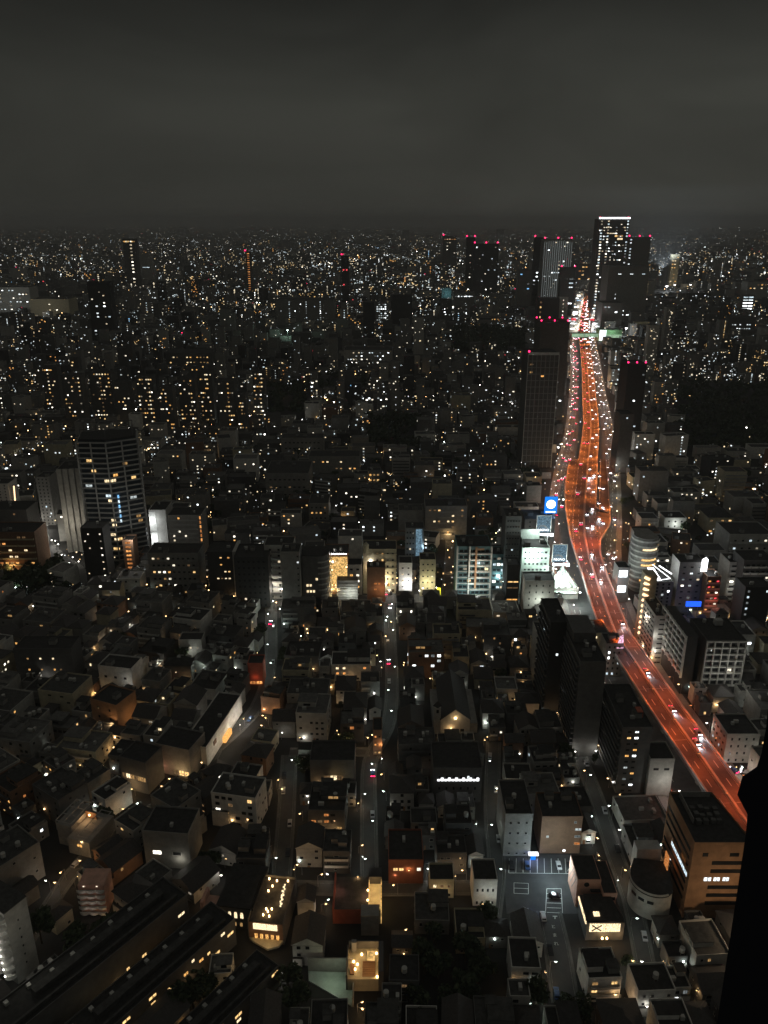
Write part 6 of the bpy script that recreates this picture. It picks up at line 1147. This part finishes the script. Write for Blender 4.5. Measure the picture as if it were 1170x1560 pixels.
for k in range(5):
    m = MB(); crown(m, 3.2+.4*k, 3.0+.3*k, 620, 6.5); m2 = MB(); trunk(m2, 8, .3); TV.append((m.mesh('crown', ['leaf', 'leaf_b']), m2.mesh('trunk', ['bark'])))
TREES = []
def tree(x, y, sc, k):
    o = thing('tree', '', 'tree', x, y, R.uniform(0, 6.28), group='dark leafy trees between the houses'); o.scale = (sc, sc, sc*R.uniform(.85, 1.15)); new('crown', TV[k][0], o); new('trunk', TV[k][1], o); TREES.append((o, y)); return o
nt_ = 0
for (a, b, c, e) in DARKZ:
    for k in range(int((b-a)*(e-c)/46)):
        x, y = R.uniform(a, b), R.uniform(c, e)
        if not occ_hit(obb(x, y, 4, 4, 0)): tree(x, y, R.uniform(.8, 1.5), R.randrange(5)); occ_add(obb(x, y, 3, 3, 0)); nt_ += 1
for t in range(2500):
    if nt_ > 190: break
    y = 176+R.random()**1.3*640; x = R.uniform(-.5, .5)*y
    if occ_hit(obb(x, y, 3.4, 3.4, 0)): continue
    tree(x, y, R.uniform(.55, 1.1), R.randrange(5)); occ_add(obb(x, y, 3, 3, 0)); nt_ += 1
m = MB()
for (u0, u1, v0, v1) in ((1030, 1178, 588, 690), (690, 806, 504, 540), (470, 560, 576, 600), (560, 640, 640, 690), (0, 90, 862, 905), (400, 470, 590, 640)):
    for t in range(int((u1-u0)*(v1-v0)/(38 if v0 > 550 else 11))):
        x, y = G(R.uniform(u0, u1), R.uniform(v0, v1))
        if occ_hit(obb(x, y, 6, 6, 0)): continue
        mm = MB(); r = R.uniform(4, 7)*(1.3 if y > 1300 else 1); crown(mm, r, r*.8, 46, r*.9+R.uniform(1, 5), q=r*.24); i = len(m.v)
        m.v += [(vx+x, vy+y, max(0.2, vz)) for vx, vy, vz in mm.v]; m.f += [tuple(q+i for q in f) for f in mm.f]; m.m += mm.m
new('wood', m.mesh('wood', ['leaf', 'leaf_b']), None, kind='stuff', label='dark wooded slopes and parks between the districts')
# ================================================================== the dark column at the right edge of the view
D = 5.0
def cam_pt(u, v, dep):
    x = (u-585)/F*dep; yy = (780-v)/F*dep
    return Vector((x, dep*cT+yy*sT, H-dep*sT+yy*cT))
pts = [cam_pt(u, v, D) for u, v in ((1172, 1060), (1167, 1108), (1160, 1148), (1153, 1168), (1131, 1183), (1123, 1211), (1139, 1241), (1136, 1272), (1122, 1365), (1092, 1560), (1074, 1680), (1360, 1680), (1360, 1060))]
bk = [q+Vector((.42, .42, -.2)) for q in pts]; n = len(pts); m = MB(); m.v = [tuple(q) for q in pts+bk]
m.f = [tuple(range(n-1, -1, -1)), tuple(range(n, 2*n))]+[(k, (k+1) % n, n+(k+1) % n, n+k) for k in range(n)]; m.m = [0]*len(m.f)
c0 = sum(pts, Vector())/n; m.v = [tuple(Vector(q)-c0) for q in m.v]
new('window_column', m.mesh('window_column', ['navy']), None, tuple(c0), label='dark navy column with a notched head at the right edge, close to the viewer', category='column')
# ================================================================== LABELS that single out the repeats
LMK = []
for o in COL.objects:
    if o.parent is None and o.type == 'EMPTY' and o.get('label') and 'group' not in o and o.get('category') not in ('street lamp',): LMK.append((o.location.x, o.location.y, o['label'], o.name))
SHORT = [('church', 'the church'), ('parking_lot', 'the parking lot'), ('pergola_house', 'the pergola house'), ('gallery_building', 'the long white wall'), ('courtyard_house', 'the bright terrace'), ('roof_terrace_restaurant', 'the fairy lit roof terrace'), ('round_pavilion', 'the round pavilion'), ('wavy_apartments', 'the wavy balconies'), ('mall_building', 'the gold mall'), ('classical_building', 'the classical hotel'), ('glass_block', 'the glass block'), ('grid_building', 'the white balcony grid'), ('hall_building', 'the jagged white roof'), ('amber_court', 'the amber courtyard'), ('red_shop', 'the red shop'), ('corner_house', 'the pink stepped house'), ('curved_building', 'the curved front wall'), ('blue_billboard', 'the blue billboard'), ('tent_roof_hall', 'the pleated hall'), ('stair_tower', 'the zigzag stairs'), ('blue_stair_block', 'the blue stair block'), ('terraced_building', 'the white hillside terraces'), ('villa', 'the golden villa'), ('lit_mast', 'the leaning mast'), ('stair_block', 'the red stair ladder'), ('white_shop', 'the white shop'), ('arched_hall', 'the four arched windows'), ('neon_arcade', 'the red arcade'), ('brick_lodge', 'the brick lodge'), ('blue_sign', 'the deep blue sign'), ('restaurant', 'the X sign'), ('billboard', 'the tyre billboard'), ('terrace_building', 'the amber corridor'), ('louvred_block', 'the white louvres'), ('school_building', 'the school')]
REF = [(o.location.x, o.location.y, ph) for nm_, ph in SHORT for o in [bpy.data.objects.get(nm_)] if o] + [(*G(176, 862), 'the dark tall tower'), (*G(828, 712), 'the pale grid tower'), (*G(230, 640), 'the golden estate'), (*G(970, 668), 'the twin lamp tower'), (*G(561, 550), 'the white lit block'), (*G(1100, 640), 'the wooded slope'), (*G(100, 840), 'the ribbed tower')]
ORD = ['', 'second ', 'third ', 'fourth ', 'fifth ', 'sixth ', 'seventh ', 'eighth ', 'ninth ', 'tenth ', 'eleventh ', 'twelfth ', 'thirteenth ', 'fourteenth ', 'fifteenth ', 'sixteenth ', 'seventeenth ', 'eighteenth ', 'nineteenth ', 'twentieth ']
WN = {'wall_white': 'white', 'wall_light': 'pale', 'wall_mid': 'grey', 'wall_dark': 'dark', 'wall_black': 'black', 'wall_brown': 'brown', 'wall_beige': 'beige', 'wall_pink': 'pinkish', 'wall_orange': 'orange'}
def relate(items):
    'items: (object, look). Each gets the nearest reference, the side it stands on, and its rank outwards among its likes'
    grp = {}
    for o, look in items:
        x, y = o.location.x, o.location.y; r = min(REF, key=lambda q: (q[0]-x)**2+(q[1]-y)**2); u, v = P(x, y, 0); ru, rv = P(r[0], r[1], 0)
        side = ('left of ' if u < ru else 'right of ') if abs(u-ru) > abs(v-rv) else ('behind ' if v < rv else 'in front of ')
        grp.setdefault((look, side, r[2]), []).append((math.hypot(x-r[0], y-r[1]), o))
    for (look, side, ph), l in grp.items():
        l.sort(key=lambda q: q[0])
        for k, (_, o) in enumerate(l): o['label'] = (look+' '+side+ph) if len(l) == 1 else ('%s %s%s, %snearest' % (look, side, ph, ORD[min(k, 19)]))
it = []
for o, q in AUTO:
    st = 'low' if q['h'] < 7 else ('tall' if q['h'] > 18 else 'medium')
    rf = {'flat': {'roof_dark': 'dark flat roof', 'roof_mid': 'grey flat roof', 'roof_light': 'pale flat roof'}.get(q['roofm'], 'flat roof'), 'gable': 'gabled roof', 'hip': 'hipped roof'}[q['roof']]
    lt = 'unlit' if q['lit'] == 0 else ('one lit' if q['lit'] == 1 else ('few lit' if q['lit'] < 6 else 'many lit'))
    kd = {'house': 'house', 'townhouse': 'townhouse', 'apartment building': 'block', 'office building': 'office'}[o['category']]
    it.append((o, '%s %s %s, %s, %s,' % (st, WN[q['wall']], kd, rf, lt)))
relate(it)
relate([(o, 'street lamp with %s light' % {'bulb_cool': 'cool greenish', 'bulb_warm': 'warm amber', 'bulb_white': 'white'}[[c for c in o.children if c.name.startswith('lamp_head')][0].data.materials[0].name]) for o in LAMPL])
relate([(o, 'leafy dark tree') for o, _ in TREES])
for sg, nm_ in ((-1, 'left'), (1, 'right')):
    l = sorted([q for q in XL if q[2] == sg], key=lambda q: q[1])
    for k, (o, y, _) in enumerate(l): o['label'] = 'orange lamp on the %s parapet, number %d counted from the near end' % (nm_, k+1)
l = [q for q in CARS if not q[0]['label']]
for cname, cw in (('car_white', 'white'), ('car_black', 'black'), ('car_silver', 'silver'), ('car_blue', 'blue')):
    for zone in ('expressway deck', 'road below'):
        for face in ('facing the viewer, headlights shining', 'driving away, tail lights red', 'facing the viewer, parked unlit', 'facing away, parked unlit'):
            g_ = sorted([q for q in l if q[2] == cname and (q[0].location.z > 5) == (zone == 'expressway deck') and (math.cos(q[0].rotation_euler.z) > 0) == face.startswith('facing the') and any(c.name.startswith('taillight') for c in q[0].children) != ('unlit' in face)], key=lambda q: q[1])
            for k, (o, y, _) in enumerate(g_): o['label'] = '%s car on the %s %s, number %d counted outwards' % (cw, zone, face, k+1)
for o in COL.objects:
    if '_h' in o: del o['_h']
